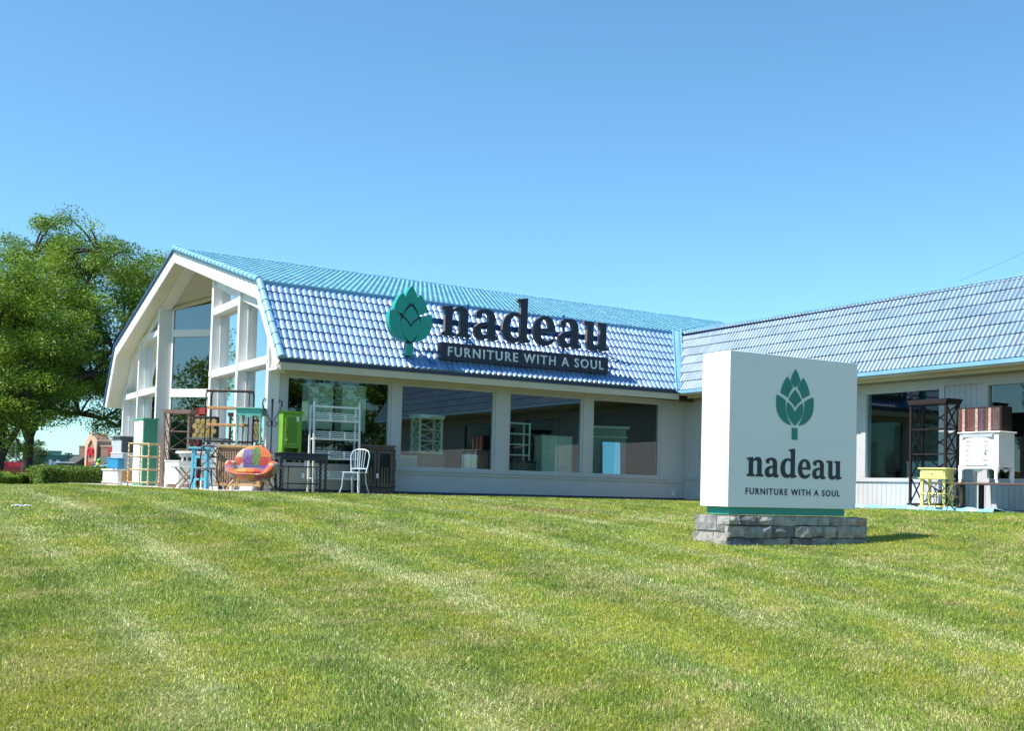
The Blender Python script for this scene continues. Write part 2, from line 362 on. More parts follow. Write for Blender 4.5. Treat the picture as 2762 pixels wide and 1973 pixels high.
def word(txt, width, gap):
    """per letter: (offset in metres, paths scaled) so that the word spans width"""
    tot = sum(GL[c][0] for c in txt)+gap*(len(txt)-1)-40; s = width/tot; x = 0; out = []
    for c in txt:
        ps = [[((p[0]+x)*s, p[1]*s) for p in path(q)] for q in GL[c][1]]; out.append(ps); x += GL[c][0]+gap
    return out, s
TEXTC = {}
def textmesh(txt, width, height, depth, spacing=1.15, bold=.012):
    cu = bpy.data.curves.new('t', 'FONT'); cu.body = txt; cu.size = 1; cu.space_character = spacing; cu.offset = bold; cu.extrude = .01; cu.resolution_u = 3
    vs, fs = curve2mesh(cu)
    xs = [v[0] for v in vs]; zs = [v[2] for v in vs]; x0, x1, z0, z1 = min(xs), max(xs), min(zs), max(zs)
    return [((v[0]-x0)/(x1-x0)*width, (v[1]/.01)*depth/2, (v[2]-z0)/(z1-z0)*height) for v in vs], fs
# emblem leaves; x half width 1 = 140 units, z in units from stem foot (0) to tip (532)
def mir(p): return [(-x, y) for x, y in p][::-1]
LV = {
 'top': path("M 0,532 C 18,505 30,478 37,447 C 26,420 14,402 3,397 L -2,397 C -14,402 -26,420 -35,447 C -30,478 -18,505 0,532"),
 'ul': path("M -60,472 C -45,450 -28,420 -18,391 C -32,372 -46,350 -54,314 C -75,325 -92,337 -110,345 C -104,398 -84,440 -60,472"),
 'cen': path("M 0,378 C -22,352 -40,325 -48,298 C -30,285 -12,266 0,243 C 12,266 30,285 48,298 C 40,325 22,352 0,378"),
 'll': path("M -137,330 C -112,322 -90,308 -69,290 C -78,240 -66,170 -26,108 C -90,112 -142,180 -141,265 C -141,290 -140,310 -137,330"),
 'bot': path("M -55,281 C -34,264 -14,240 0,208 C 14,240 34,264 55,281 C 78,225 50,150 0,106 C -50,150 -78,225 -55,281"),
 'stem': [(-21, 0), (-21, 89), (21, 89), (21, 0)],
}
LV['ur'] = mir(LV['ul']); LV['lr'] = mir(LV['ll'])
def grow(p, d):
    n = len(p); out = []
    A = sum(p[i][0]*p[(i+1) % n][1]-p[(i+1) % n][0]*p[i][1] for i in range(n)); sg = 1 if A > 0 else -1
    for i in range(n):
        a = Vector(p[i-1]); b = Vector(p[i]); c = Vector(p[(i+1) % n])
        e1 = (b-a); e2 = (c-b)
        if e1.length < 1e-6 or e2.length < 1e-6: out.append(tuple(b)); continue
        e1.normalize(); e2.normalize(); n1 = Vector((e1.y, -e1.x))*sg; n2 = Vector((e2.y, -e2.x))*sg
        m_ = n1+n2; L = m_.length
        if L < .3: out.append(tuple(b+n1*d)); continue
        m_.normalize(); out.append(tuple(b+m_*min(d/max(m_.dot(n1), .5), 2*d)))
    return out
def emblem(cx, z0, sx, sz, depth, y, gap, mat, parent, name, skipstem=False):
    mb = MB()
    for k, p in LV.items():
        q = grow(p, gap) if gap and k != 'stem' else p
        vs, fs = flat([[(cx+a*sx, z0+b*sz) for a, b in q]], depth); mb.add([(v[0], y+v[1], v[2]) for v in vs], fs)
    return mb.build(name, mat, parent)

# ------------------------------------------------------------------ monument sign
SGX, SGY = -5.901, -13.683
ms = thing('monument_sign', 'tall white box shop sign on a stone base standing on the lawn', 'sign', (SGX, SGY, -.5))
def L3(mb, dz=0): return mb
b = MB(); b.box(0, 2.368, 0, .575, .525, 2.626); b.build('cabinet', mt['signp'], ms, bevel=.004)
b = MB(); b.box(.06, 2.19, .045, .50, .425, .5245); b.build('reveal_band', mt['teal'], ms)
e = emblem(1.17, 1.472, .345/140, .98/532, .008, -.0045, 0, mt['logo'], ms, 'emblem')
wl, s = word('nadeau', 1.75, 22); b = MB()
for ps in wl:
    vs, fs = flat(ps, .008); b.add([(v[0]+.312, v[1]-.0045, v[2]+.945) for v in vs], fs)
b.build('wordmark', mt['navy'], ms)
vs, fs = textmesh('FURNITURE WITH A SOUL', 1.745, .088, .006, 1.25, .014); b = MB(); b.add([(v[0]+.305, v[1]-.0035, v[2]+.70) for v in vs], fs); b.build('tagline', mt['navy'], ms)
# stone base
def stonebase():
    tones = []
    mb = MB(); r = random.Random(3)
    mb.box(-.0, 2.50, -.02, .62, -.25, .405)   # core
    def face(origin, du, dn, L, H):
        rows = [0]; 
        while rows[-1] < H-.06: rows.append(min(H, rows[-1]+r.uniform(.13, .23)))
        rows[-1] = H
        for i in range(len(rows)-1):
            u = 0
            while u < L-1e-3:
                w_ = r.uniform(.16, .50); 
                if L-u-w_ < .1: w_ = L-u
                z0 = rows[i]+r.uniform(0, .012); z1 = rows[i+1]-.004-r.uniform(0, .012); pr_ = r.uniform(.025, .085)
                g_ = .006
                # irregular block, subdivided face
                U = [u+g_, u+w_*.35, u+w_*.7, u+w_-g_]; Zs = [z0, (z0+z1)/2, z1]
                vs = []; 
                for zz in Zs:
                    for uu in U:
                        k = r.uniform(-.020, .020)-(.016 if (uu in (U[0], U[-1]) or zz in (z0, z1)) else 0)
                        vs.append(origin+du*(uu+r.uniform(-.006, .006))+Vector((0, 0, zz+r.uniform(-.008, .008)))+dn*(pr_+k))
                nb = len(vs)
                for zz in (z0, z1):
                    for uu in (U[0], U[-1]): vs.append(origin+du*uu+Vector((0, 0, zz))-dn*.03)
                fs = [(j*4+i2, j*4+i2+1, j*4+i2+5, j*4+i2+4) for j in range(2) for i2 in range(3)]
                fs += [(0, nb, nb+1, 3, 2, 1), (8, 9, 10, 11, nb+3, nb+2), (0, 4, 8, nb+2, nb), (3, nb+1, nb+3, 11, 7)]
                mb.add(vs, fs, r.choice([1, 1, 1, 2, 2, 3, 4])); u += w_
    zb = -.22
    face(Vector((-.04, -.02, zb)), Vector((1, 0, 0)), Vector((0, -1, 0)), 2.58, .635)
    face(Vector((0, .66, zb)), Vector((0, -1, 0)), Vector((-1, 0, 0)), .70, .635)
    face(Vector((2.5, -.04, zb)), Vector((0, 1, 0)), Vector((1, 0, 0)), .70, .635)
    mk = lambda n, c, c2: M(n, c, .85, scale=9, col2=c2, bump=.9, bscale=35)
    return mb.build('stone_base', [M('mortar', (.10, .10, .10), .95), mk('grey_stone', (.16, .16, .16), (.36, .35, .34)), mk('pale_stone', (.24, .22, .21), (.44, .41, .37)), mk('tan_stone', (.17, .125, .09), (.42, .32, .23)), mk('slate_stone', (.08, .085, .09), (.20, .21, .22))], ms)
stonebase()

# ------------------------------------------------------------------ store building
st = thing('furniture_store', 'long white shop building with blue tiled mansard roof and glazed gable end', 'building')
XG, XR, XE = -7.71, 4.19, 3.41
# front wall with openings
OP = [(-7.42, -4.76), (-4.54, -1.87), (-1.5, .8), (1.07, 3.36)]
zb, zt = .60, 2.70
b = MB(); b.box(XG, XR, 0, .22, -.3, zb); b.box(XG, XR, 0, .22, zt, 3.3)
xs = [XG]+[v for p in OP for v in p]+[XR]
for i in range(0, len(xs), 2): b.box(xs[i], xs[i+1], 0, .22, zb, zt)
b.build('front_wall', mt['wall'], st)
b = MB(); b.box(XG-.02, XR, -.03, -.001, .49, .53); b.box(-4.70, 3.6, -.035, -.001, .56, .60); b.build('sill_ledge', mt['wall'], st)
b = MB(); b.box(XG, XR, -.045, -.001, -.3, .06); b.build('plinth', mt['gutter'], st)
for x0, x1 in OP:
    f = MB(); t = .07
    for q in ((x0, x1, zb, zb+t), (x0, x1, zt-t, zt), (x0, x0+t, zb+t, zt-t), (x1-t, x1, zb+t, zt-t)): f.box(q[0], q[1], .02, .12, q[2], q[3])
    fo = f.build('window', mt['wall'], st, bevel=.004)
    g_ = MB(); g_.box(x0+t-.01, x1-t+.01, .065, .071, zb+t-.01, zt-t+.01); g_.build('pane', mt['glass'], fo)
b = MB(); b.box(-7.80, XE, -.70, -.001, 2.80, 2.84); b.box(-7.80, XE+.02, -.69, -.64, 2.74, 2.90); b.box(XE+.02, XR, -20, -.66, 2.86, 2.895)
b.box(XE+.30, XE+.34, -20, -.70, 2.79, 2.859)
b.build('soffit', mt['cream'], st)
b = MB(); b.box(-7.83, XE, -.72, -.66, 2.902, 2.985); b.build('gutter', mt['gutter'], st)
b = MB(); b.box(XE-.03, XE+.03, -20, -.74, 2.90, 2.985); b.build('gutter', mt['blue'], st)
# right wing wall: boards above and below the windows
RO = [(-8.72, -6.61), (-13.2, -9.88), (-5.2, -3.2)]
b = MB()
def boards(y0, y1, z0, z1):
    y = y0
    while y < y1-1e-4:
        e_ = min(y+.137, y1); b.box(XR, XR+.1, y+.004, e_-.004, z0, z1); y = e_
b.box(XR+.012, XR+.2, -20, 0, -.3, .59); b.box(XR+.012, XR+.2, -20, 0, 2.65, 3.2)
ys = [-20]+sorted([v for p in RO for v in p])+[0]
for i in range(0, len(ys), 2): b.box(XR+.012, XR+.2, ys[i], ys[i+1], .59, 2.65)
boards(-20, 0, -.3, .57)
for i in range(0, len(ys), 2): boards(ys[i]+.12 if i else ys[i], ys[i+1]-.12 if i < len(ys)-2 else ys[i+1], .61, 2.62)
b.build('side_wall', mt['siding'], st)
b = MB(); b.box(XR-.03, XR-.001, -20, 0, .575, .60); b.box(XR-.025, XR-.001, -20, 0, 2.64, 2.79); b.build('trim_board', mt['siding'], st)
b = MB(); b.box(XR-.05, XR-.003, -20, 0, -.3, .03); b.build('plinth', mt['gutter'], st)
for y0, y1 in RO:
    f = MB(); t = .06
    for q in ((y0-.11, y1+.11, .601, .601+t), (y0-.11, y1+.11, 2.64-t, 2.639), (y0-.11, y0+.03, .601+t, 2.64-t), (y1-.03, y1+.11, .601+t, 2.64-t)): f.box(XR-.02, XR+.10, q[0], q[1], q[2], q[3])
    fo = f.build('window', mt['siding'], st, bevel=.004)
    g_ = MB(); g_.box(XR+.05, XR+.056, y0, y1, .65, 2.60); g_.build('pane', mt['glass'], fo)

# roof tiles
def tilemat():
    m = bpy.data.materials.new('glazed_blue_tile'); m.use_nodes = True; n = m.node_tree; b = n.nodes['Principled BSDF']
    a = n.nodes.new('ShaderNodeAttribute'); a.attribute_name = 'tone'
    tc = n.nodes.new('ShaderNodeTexCoord'); nz = n.nodes.new('ShaderNodeTexNoise'); nz.inputs['Scale'].default_value = 3; nz.inputs['Detail'].default_value = 6
    n.links.new(tc.outputs['Object'], nz.inputs[0])
    mx = n.nodes.new('ShaderNodeMix'); mx.data_type = 'RGBA'; mx.blend_type = 'MULTIPLY'; mx.inputs[0].default_value = 1
    rp_ = n.nodes.new('ShaderNodeValToRGB'); rp_.color_ramp.elements[0].position = .32; rp_.color_ramp.elements[1].position = .62; rp_.color_ramp.elements[0].color = (.72, .74, .76, 1); rp_.color_ramp.elements[1].color = (1.02, 1.02, 1.02, 1)
    nz.inputs['Roughness'].default_value = .7; n.links.new(nz.outputs['Fac'], rp_.inputs[0])
    n.links.new(a.outputs['Color'], mx.inputs[6]); n.links.new(rp_.outputs[0], mx.inputs[7]); n.links.new(mx.outputs[2], b.inputs['Base Color'])
    b.inputs['Roughness'].default_value = .36; b.inputs['Specular IOR Level'].default_value = .45; b.inputs['Coat Weight'].default_value = .15; b.inputs['Coat Roughness'].default_value = .25
    return m
mt['tile'] = tilemat()
def tiles(name, S, u0, u1, ulim, rows, pitch, amp, step, nrm, seed, base=(.26, .47, .70), tex=8, sharp=.75, var=.17):
    """S(u,t) -> point; t 0..1 eave to top; corrugated rows with a stepped lip"""
    r = random.Random(seed); vs = []; fs = []; tone = []
    nu = int((u1-u0)/pitch*tex); us = np.linspace(u0, u1, nu+1); nrm = Vector(nrm).normalized()
    prev = None
    for k in range(rows):
        t0, t1 = k/rows, (k+1)/rows
        lay = []
        for t, lift in ((t0, step), (t1, 0.0)):
            lo, hi = ulim(t); ids = []
            for u in us:
                uc = min(max(u, lo), hi); h = amp*(abs(math.sin(math.pi*u/pitch))**sharp)+lift*(1+.14*math.sin(int(u/pitch)*12.9898+k*78.233))
                p = S(uc, t)+nrm*h; ids.append(len(vs)); vs.append(p)
            lay.append((ids, lo, hi))
        # lip: drop from the row's lower edge to the row below's top
        lo, hi = ulim(t0); lip = []
        for u in us:
            uc = min(max(u, lo), hi); h = (amp*(abs(math.sin(math.pi*u/pitch))**sharp) if k else 0)-.002
            lip.append(len(vs)); vs.append(S(uc, t0)+nrm*h)
        A, B = lay[0][0], lay[1][0]
        for i in range(nu):
            if us[i+1] <= min(ulim(t0)[0], ulim(t1)[0]) or us[i] >= max(ulim(t0)[1], ulim(t1)[1]): continue
            q = int(us[i]/pitch)*131+k*17+seed; rr = random.Random(q); v = 1+rr.uniform(-var, var); pk = rr.random() < .18
            c = [base[0]*v*(1.25 if pk else 1), base[1]*v*(1.04 if pk else 1), base[2]*v]
            fs.append((A[i], A[i+1], B[i+1], B[i])); tone.append(c)
            fs.append((lip[i], lip[i+1], A[i+1], A[i])); tone.append([x*.35 for x in base] if False else c)
    n = len(fs); V = np.array([tuple(p) for p in vs]); o = fastmesh(name, V, 4, np.array(fs).ravel(), mt['tile'], np.clip(np.array(tone), 0, 1), st)
    o.data.polygons.foreach_set('use_smooth', [True]*n)
    try: o.data.set_sharp_from_angle(angle=R_(35))
    except Exception: pass
    return o
zk = lambda x: 4.90-(x+7.9)/12.1*.11
zr = lambda x: 6.88-(x+8.1)/20*.24
YK, YR = .72, 8.1
def Sf(u, t): return Vector((u, -.72+(YK+.72)*t, 2.985+(zk(u)-.02-2.985)*t))
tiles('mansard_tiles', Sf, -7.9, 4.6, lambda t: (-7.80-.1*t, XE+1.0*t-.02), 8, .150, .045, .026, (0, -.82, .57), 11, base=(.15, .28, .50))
def Su(u, t): return Vector((u, YK+(YR-YK)*t, zk(u)+.03+(zr(u)-zk(u)-.03)*t))
tiles('upper_roof_tiles', Su, -8.2, 12.4, lambda t: (-7.90-.24*t, 4.35+8.1*t), 23, .150, .030, .020, (0, -.26, .97), 23, base=(.18, .42, .52), tex=6)
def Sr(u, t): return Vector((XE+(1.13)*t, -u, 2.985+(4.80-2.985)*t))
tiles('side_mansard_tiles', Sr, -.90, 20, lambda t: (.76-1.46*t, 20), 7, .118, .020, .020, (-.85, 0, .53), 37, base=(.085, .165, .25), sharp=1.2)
# roof decks (beneath the tiles) and far slopes
OUT = [(-.70, 2.92), (.70, 4.88), (8.1, 6.86), (15.5, 4.72), (16.95, 2.74)]
RX = [-7.83, -7.92, -8.16, -8.32, -8.32]
INN = [(-.40, 2.82), (.86, 4.52), (8.1, 6.50), (15.33, 4.36), (16.62, 2.66)]
b = MB()
for i in (2, 3):
    (ya, za), (yb, zb_) = OUT[i], OUT[i+1]
    b.add([(RX[i], ya, za), (RX[i+1], yb, zb_), (13, yb, zb_-.2), (13, ya, za-.22)], [(0, 1, 2, 3)])
b.add([(-7.88, YK, 4.84), (4.2, YK, 4.72), (12.3, 8.1, 6.6), (-8.1, 8.1, 6.80)], [(0, 1, 2, 3)])
b.add([(-7.82, -.69, 2.94), (XE, -.69, 2.94), (4.3, YK+.02, 4.70), (-7.9, YK+.02, 4.80)], [(0, 1, 2, 3)])
b.add([(XE+.03, -20, 2.94), (XE+.03, -.72, 2.94), (4.58, .75, 4.74), (4.6, -20, 4.76)], [(0, 1, 2, 3)])
b.add([(4.56, -20, 4.765), (4.4, .75, 4.745), (16, .75, 4.745), (16, -20, 4.765)], [(0, 1, 2, 3)])
b.build('roof_deck', mt['dkblue'], st)
# caps
def caps(pts, r, seg, name, mat, flat_=1.0):
    b = MB(); 
    for a, c in zip(pts[:-1], pts[1:]):
        a = Vector(a); c = Vector(c); L = (c-a).length; n = max(1, round(L/seg)); d = (c-a)/n
        for i in range(n):
            p = a+d*i; b.tube([p, p+d*1.0], [r*1.12, r*.94], 10)
    return b.build(name, mat, st, smooth=True)
caps([(-8.16, 8.1, 6.88), (12.3, 8.1, 6.64)], .085, .34, 'ridge_cap', mt['blue'])
caps([(-7.80, -.75, 3.0), (-7.92, .70, 4.93)], .085, .34, 'rake_cap', mt['blue'])
caps([(-7.92, .74, 4.95), (-8.18, 8.1, 6.92)], .085, .33, 'rake_cap', mt['blue'])
caps([(-8.15, 8.14, 6.90), (-8.31, 15.5, 4.76), (-8.31, 17.0, 2.78)], .065, .34, 'rake_cap', mt['blued'])
b = MB(); b.bar((-7.9, .68, 4.875), (4.35, .70, 4.77), .05, .13, (0, -.3, 1)); b.build('knee_flashing', mt['blue'], st)
b = MB(); b.bar((4.55, .75, 4.835), (4.55, -20, 4.845), .05, .05); b.bar((4.38, .72, 4.81), (12.2, 7.9, 6.62), .16, .04); b.build('top_flashing', mt['blue'], st)
b = MB(); b.add([(XE-.17, -.80, 2.93), (XE+.02, -.86, 2.90), (XE+.13, -.74, 2.96), (4.48, .66, 4.88), (4.38, .62, 4.84), (4.24, .70, 4.86)], [(0, 1, 4, 5), (1, 2, 3, 4)])
b.bar((XE-.16, -.80, 2.95), (4.24, .70, 4.88), .03, .05); b.bar((XE+.13, -.74, 2.98), (4.50, .66, 4.90), .03, .05)
b.build('valley_flashing', mt['blue'], st)
# rake fascia
b = MB()
for i in range(4):
    o0, o1, i0, i1 = OUT[i], OUT[i+1], INN[i], INN[i+1]
    xa, xb = RX[i], RX[i+1]
    vs = []
    for x_, (o_, n_) in ((0, (o0, i0)), (1, (o1, i1))):
        X = xa if x_ == 0 else xb
        for dx in (-.0, .06):
            vs.append((X+dx, o_[0], o_[1])); vs.append((X+dx, n_[0], n_[1]))
    b.add(vs, [(0, 4, 5, 1), (2, 3, 7, 6), (1, 5, 7, 3), (0, 2, 6, 4), (0, 1, 3, 2), (4, 6, 7, 5)])
b.build('rake_fascia', mt['white'], st)
# sloping soffit under the gable overhang, runs on as the hall's ceiling
b = MB()
for i in range(4):
    (ya, za), (yb, zb_) = INN[i], INN[i+1]
    b.add([(RX[i]+.061, ya, za+.01), (RX[i+1]+.061, yb, zb_+.01), (-4.0, yb, zb_), (-4.0, ya, za)], [(0, 1, 2, 3)])
b.build('gable_soffit', mt['soff'], st)
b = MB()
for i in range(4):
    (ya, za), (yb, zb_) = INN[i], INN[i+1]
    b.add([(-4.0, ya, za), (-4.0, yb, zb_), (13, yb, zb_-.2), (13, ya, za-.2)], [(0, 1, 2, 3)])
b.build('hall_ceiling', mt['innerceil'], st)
def top(y): return float(np.interp(y, [p[0] for p in INN], [p[1] for p in INN]))
# gable posts, beams and glass
PYS = [0.06, 2.5, 4.95, 11.15, 13.85, 16.12]
for i, y in enumerate(PYS):
    b = MB(); hw = .085; d0 = -7.86; d1 = -7.50 if i in (2, 3) else -7.58
    if i == 3: d1 = -7.36
    h0, h1 = top(y-hw), top(y+hw)
    b.add([(d0, y-hw, -.1), (d1, y-hw, -.1), (d1, y+hw, -.1), (d0, y+hw, -.1), (d0, y-hw, h0), (d1, y-hw, h0), (d1, y+hw, h1), (d0, y+hw, h1)],
          [(0, 3, 2, 1), (4, 5, 6, 7), (0, 1, 5, 4), (1, 2, 6, 5), (2, 3, 7, 6), (3, 0, 4, 7)])
    b.box(d0-.02, d0, y-hw+.03, y+hw-.03, 2.96, 3.12)
    b.build('post', mt['white'], st, bevel=.006)
bays = [(0, 1, [2.93]), (1, 2, [2.93, 4.60]), (3, 4, [2.93, 4.73]), (4, 5, [2.93])]
for i, j, beams in bays:
    y0, y1 = PYS[i]+.086, PYS[j]-.086
    for z in beams:
        b = MB(); b.box(-7.84, -7.60, y0, y1, z, z+.19); b.build('beam', mt['white'], st, bevel=.005)
    b = MB(); b.box(-7.82, -7.62, y0, y1, -.1, .32); b.build('bulkhead', mt['white'], st)
    ys_ = [y0]+[k for k, _ in INN if y0 < k < y1]+[y1]
    f = MB()
    for yy in (y0+.03, y1-.03): f.box(-7.66, -7.58, yy-.03, yy+.03, .32, top(yy)-.02)
    fo = f.build('window', mt['white'], st)
    g_ = MB(); poly = [(y0, .32), (y1, .32)]+[(k, top(k)-.01) for k in ys_[::-1]]
    g_.prism(poly, 'x', -7.625, -7.619); g_.build('pane', mt['gglass'], fo)
# rake beam above the glass line
b = MB()
for (ya, yb) in [(.86, 4.85), (11.25, 15.33), (15.33, 16.55), (-.3, .86)]:
    za, zb_ = top(ya), top(yb)
    b.add([(x_, y_, z_) for x_ in (-7.80, -7.56) for (y_, z_) in ((ya, za+.0), (yb, zb_+.0), (yb, zb_-.26), (ya, za-.26))], [(0, 1, 2, 3), (7, 6, 5, 4), (0, 4, 5, 1), (1, 5, 6, 2), (2, 6, 7, 3), (3, 7, 4, 0)])
for (ya, yb) in [(5.05, 8.1), (8.1, 11.05)]:
    za, zb_ = top(ya), top(yb)
    b.add([(x_, y_, z_) for x_ in (-7.80, -7.50) for (y_, z_) in ((ya, za+.0), (yb, zb_+.0), (yb, zb_-.10), (ya, za-.10))], [(0, 1, 2, 3), (7, 6, 5, 4), (0, 4, 5, 1), (1, 5, 6, 2), (2, 6, 7, 3), (3, 7, 4, 0)])
b.build('rake_beam', mt['white'], st)
# recessed entrance: two 45 degree glazed walls meeting at the back
def wall45(pa, pb, nm):
    hl = 5.5
    a = Vector((pa[0], pa[1], 0)); c = Vector((pb[0], pb[1], 0)); d = (c-a).normalized(); L = (c-a).length
    T = Matrix.Translation(a)@Matrix(((d.x, -d.y, 0, 0), (d.y, d.x, 0, 0), (0, 0, 1, 0), (0, 0, 0, 1)))
    for z0, z1 in ((4.68, 4.90), (2.78, 3.04)):
        b = MB(); b.box(.02, L-.06, -.07, .07, z0, z1, T=T); b.build('beam', mt['white'], st, bevel=.004)
    tp = lambda u: min(top(a.y+d.y*u)-.14, 5.86); US = np.linspace(.03, L-.07, 12)
    def slab(lo, hi, y0_, y1_, B):
        for ua, ub in zip(US[:-1], US[1:]):
            if hi(ua)-lo(ua) < .01 or hi(ub)-lo(ub) < .01: continue
            vs = [T@Vector(p_) for y_ in (y0_, y1_) for p_ in ((ua, y_, lo(ua)), (ub, y_, lo(ub)), (ub, y_, hi(ub)), (ua, y_, hi(ua)))]
            B.add(vs, [(0, 1, 2, 3), (7, 6, 5, 4), (0, 4, 5, 1), (1, 5, 6, 2), (2, 6, 7, 3), (3, 7, 4, 0)])
        return B
    slab(tp, lambda u: tp(u)+.08, -.05, .05, MB()).build('header_rail', mt['soff'], st)
    slab(lambda u: tp(u)+.081, lambda u: min(top(a.y+d.y*u), 6.45), -.01, .05, MB()).build('header_panel', mt['soff'], st)
    slab(lambda u: 5.25, lambda u: tp(u)-.001, .03, .05, MB()).build('painted_shade_strip', M('olive_shade_paint', (.13, .12, .08), .8), st)  # shaded interior at the glass top, painted as an olive strip
    f = MB(); f.box(.0, .06, -.04, .04, .0, 5.5, T=T); f.box(L-.06, L, -.04, .04, .0, 5.5, T=T); f.box(L*.33, L*.33+.05, -.03, .03, .0, 2.78, T=T); f.box(L*.66, L*.66+.05, -.03, .03, .0, 2.78, T=T)
    fo = f.build('window', mt['white'], st)
    g_ = slab(lambda u: 0, lambda u: tp(u)-.0005, -.003, .003, MB()); g_.build('pane', mt['tglass'], fo)
    return T, L
VX = (-4.75, 8.1)
T45, L45 = wall45((-7.45, 11.0), VX, 'a'); wall45(VX, (-7.45, 5.1), 'b')
b = MB(); b.box(1.0, 1.14, -.12, -.04, 0, 2.45, T=T45); b.box(1.0, 2.6, -.12, -.04, 2.25, 2.45, T=T45); b.box(2.46, 2.6, -.12, -.04, 0, 2.25, T=T45)
b.build('door_frame', mt['red'], st)
b = MB(); b.box(-7.5, -4.7, 4.95, 11.1, -.02, .0); b.build('entry_floor', mt['concrete'], st)
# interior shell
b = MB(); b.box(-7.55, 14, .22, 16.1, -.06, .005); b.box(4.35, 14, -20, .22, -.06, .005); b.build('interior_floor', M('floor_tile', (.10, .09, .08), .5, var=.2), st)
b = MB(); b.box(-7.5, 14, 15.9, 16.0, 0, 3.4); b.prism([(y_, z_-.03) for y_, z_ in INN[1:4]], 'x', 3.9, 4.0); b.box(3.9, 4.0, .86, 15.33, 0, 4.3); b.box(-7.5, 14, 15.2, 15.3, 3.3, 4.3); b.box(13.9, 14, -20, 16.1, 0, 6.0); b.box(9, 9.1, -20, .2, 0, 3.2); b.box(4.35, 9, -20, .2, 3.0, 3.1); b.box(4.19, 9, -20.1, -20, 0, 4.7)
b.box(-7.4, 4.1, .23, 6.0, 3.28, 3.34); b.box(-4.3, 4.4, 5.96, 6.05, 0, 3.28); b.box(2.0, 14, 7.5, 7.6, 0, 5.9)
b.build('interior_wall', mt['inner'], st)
b = MB(); b.lathe([(.10, 0), (.11, .03), (.10, .04)], (2.2, -.35, 2.77), 14); b.build('soffit_light', mt['white'], st)
b = MB(); b.lathe([(.10, 0), (.11, .03), (.10, .04)], (-2.6, -.35, 2.77), 14); b.build('soffit_light', mt['white'], st)
b = MB(); b.box(3.78, 3.86, -.05, -.001, .12, .24); b.build('wall_socket', mt['white'], st)
# corner bracket where the gable beam ends
b = MB(); b.prism([(-.68, 2.80), (-.04, 2.80), (-.04, 3.25), (-.50, 2.90)], 'x', -7.795, -7.70); b.build('corner_panel', mt['white'], st)
b = MB(); b.box(-7.85, -7.72, -.60, -.05, 2.74, 2.799); b.build('bracket', mt['white'], st, bevel=.004); b = MB()
b.add([(-7.84, 16.24, 2.86), (-7.84, 16.62, 2.66), (-7.84, 16.24, 3.75), (-7.70, 16.24, 2.86), (-7.70, 16.62, 2.66), (-7.70, 16.24, 3.75)], [(0, 1, 2), (5, 4, 3), (0, 3, 4, 1), (1, 4, 5, 2), (2, 5, 3, 0)])
b.build('bracket', mt['white'], st)

# ------------------------------------------------------------------ roof sign
rs = thing('roof_sign', 'large dark raised shop letters and teal artichoke emblem mounted on the blue mansard roof', 'sign', (0, 0, 0))
YS = -.57
wl, s = word('nadeau', 4.90, 34)
mt['return_'] = M('letter_returns', (.16, .13, .12), .5, var=.2)
def two(o):
    o.data.materials.append(mt['return_'])
    for p_ in o.data.polygons:
        if abs(p_.normal.y) < .5: p_.material_index = 1
for ps in wl:
    vs, fs = flat(ps, .11); b = MB(); b.add([(v[0]-3.80, v[1]+YS, v[2]*1.03+3.875) for v in vs], fs); two(b.build('letter', mt['navy'], rs))
b = MB(); b.box(-3.80, 1.09, YS-.10, YS+.12, 3.275, 3.70); bd = b.build('tagline_board', mt['navy'], rs, bevel=.004)
vs, fs = textmesh('FURNITURE WITH A SOUL', 4.56, .235, .012, 1.25, .014); b = MB(); b.add([(v[0]-3.62, v[1]+YS-.108, v[2]+3.37) for v in vs], fs); b.build('lettering', mt['letw'], bd)
em = emblem(-4.63, 3.30, .545/140, 1.66/532, .20, YS-.02, 3.2, mt['teal'], rs, 'emblem')
b = MB(); vs, fs = flat([[(-4.63+x*.545/140, 3.30+z*1.66/532) for x, z in path("M 0,100 C -70,160 -90,240 -66,300 C -50,350 -20,390 0,400 C 20,390 50,350 66,300 C 90,240 70,160 0,100")]], .16)
b.add([(v[0], v[1]+YS-.02, v[2]) for v in vs], fs); b.box(-4.70, -4.56, YS-.06, YS+.04, 3.50, 3.70); b.build('emblem_backing', mt['navy'], em)
b = MB(); b.bar((-4.6, YS+.22, 4.24), (1.0, YS+.22, 4.22), .06, .14); b.build('support_beam', mt['dkblue'], rs)
for x in (-2.99, -.18):
    b = MB(); b.bar((x, YS+.14, 3.45), (x, YS+.14, 4.72), .05, .05); b.bar((x, YS+.16, 4.2), (x, .30, 4.42), .05, .05); b.bar((x, YS+.1, 3.6), (x+.02, -.30, 3.62), .05, .05); b.build('support_post', mt['dkblue'], rs)
for (x0, z0, x1, z1) in ((-4.45, 3.62, -3.95, 3.12), (-2.99, 3.95, -2.5, 3.72), (-.18, 3.9, .35, 3.55), (1.0, 4.0, 2.1, 3.62)):
    f_ = lambda z: -.72+(z-2.985)/1.9*1.44-.07
    b = MB(); b.tube([(x0, f_(z0), z0), ((x0+x1)/2, f_((z0+z1)/2)-.03, (z0+z1)/2-.03), (x1, f_(z1), z1)], .016, 6); b.build('slant_tube', mt['dkblue'], rs)  # thin dark blue tubes slanting close above the tiles

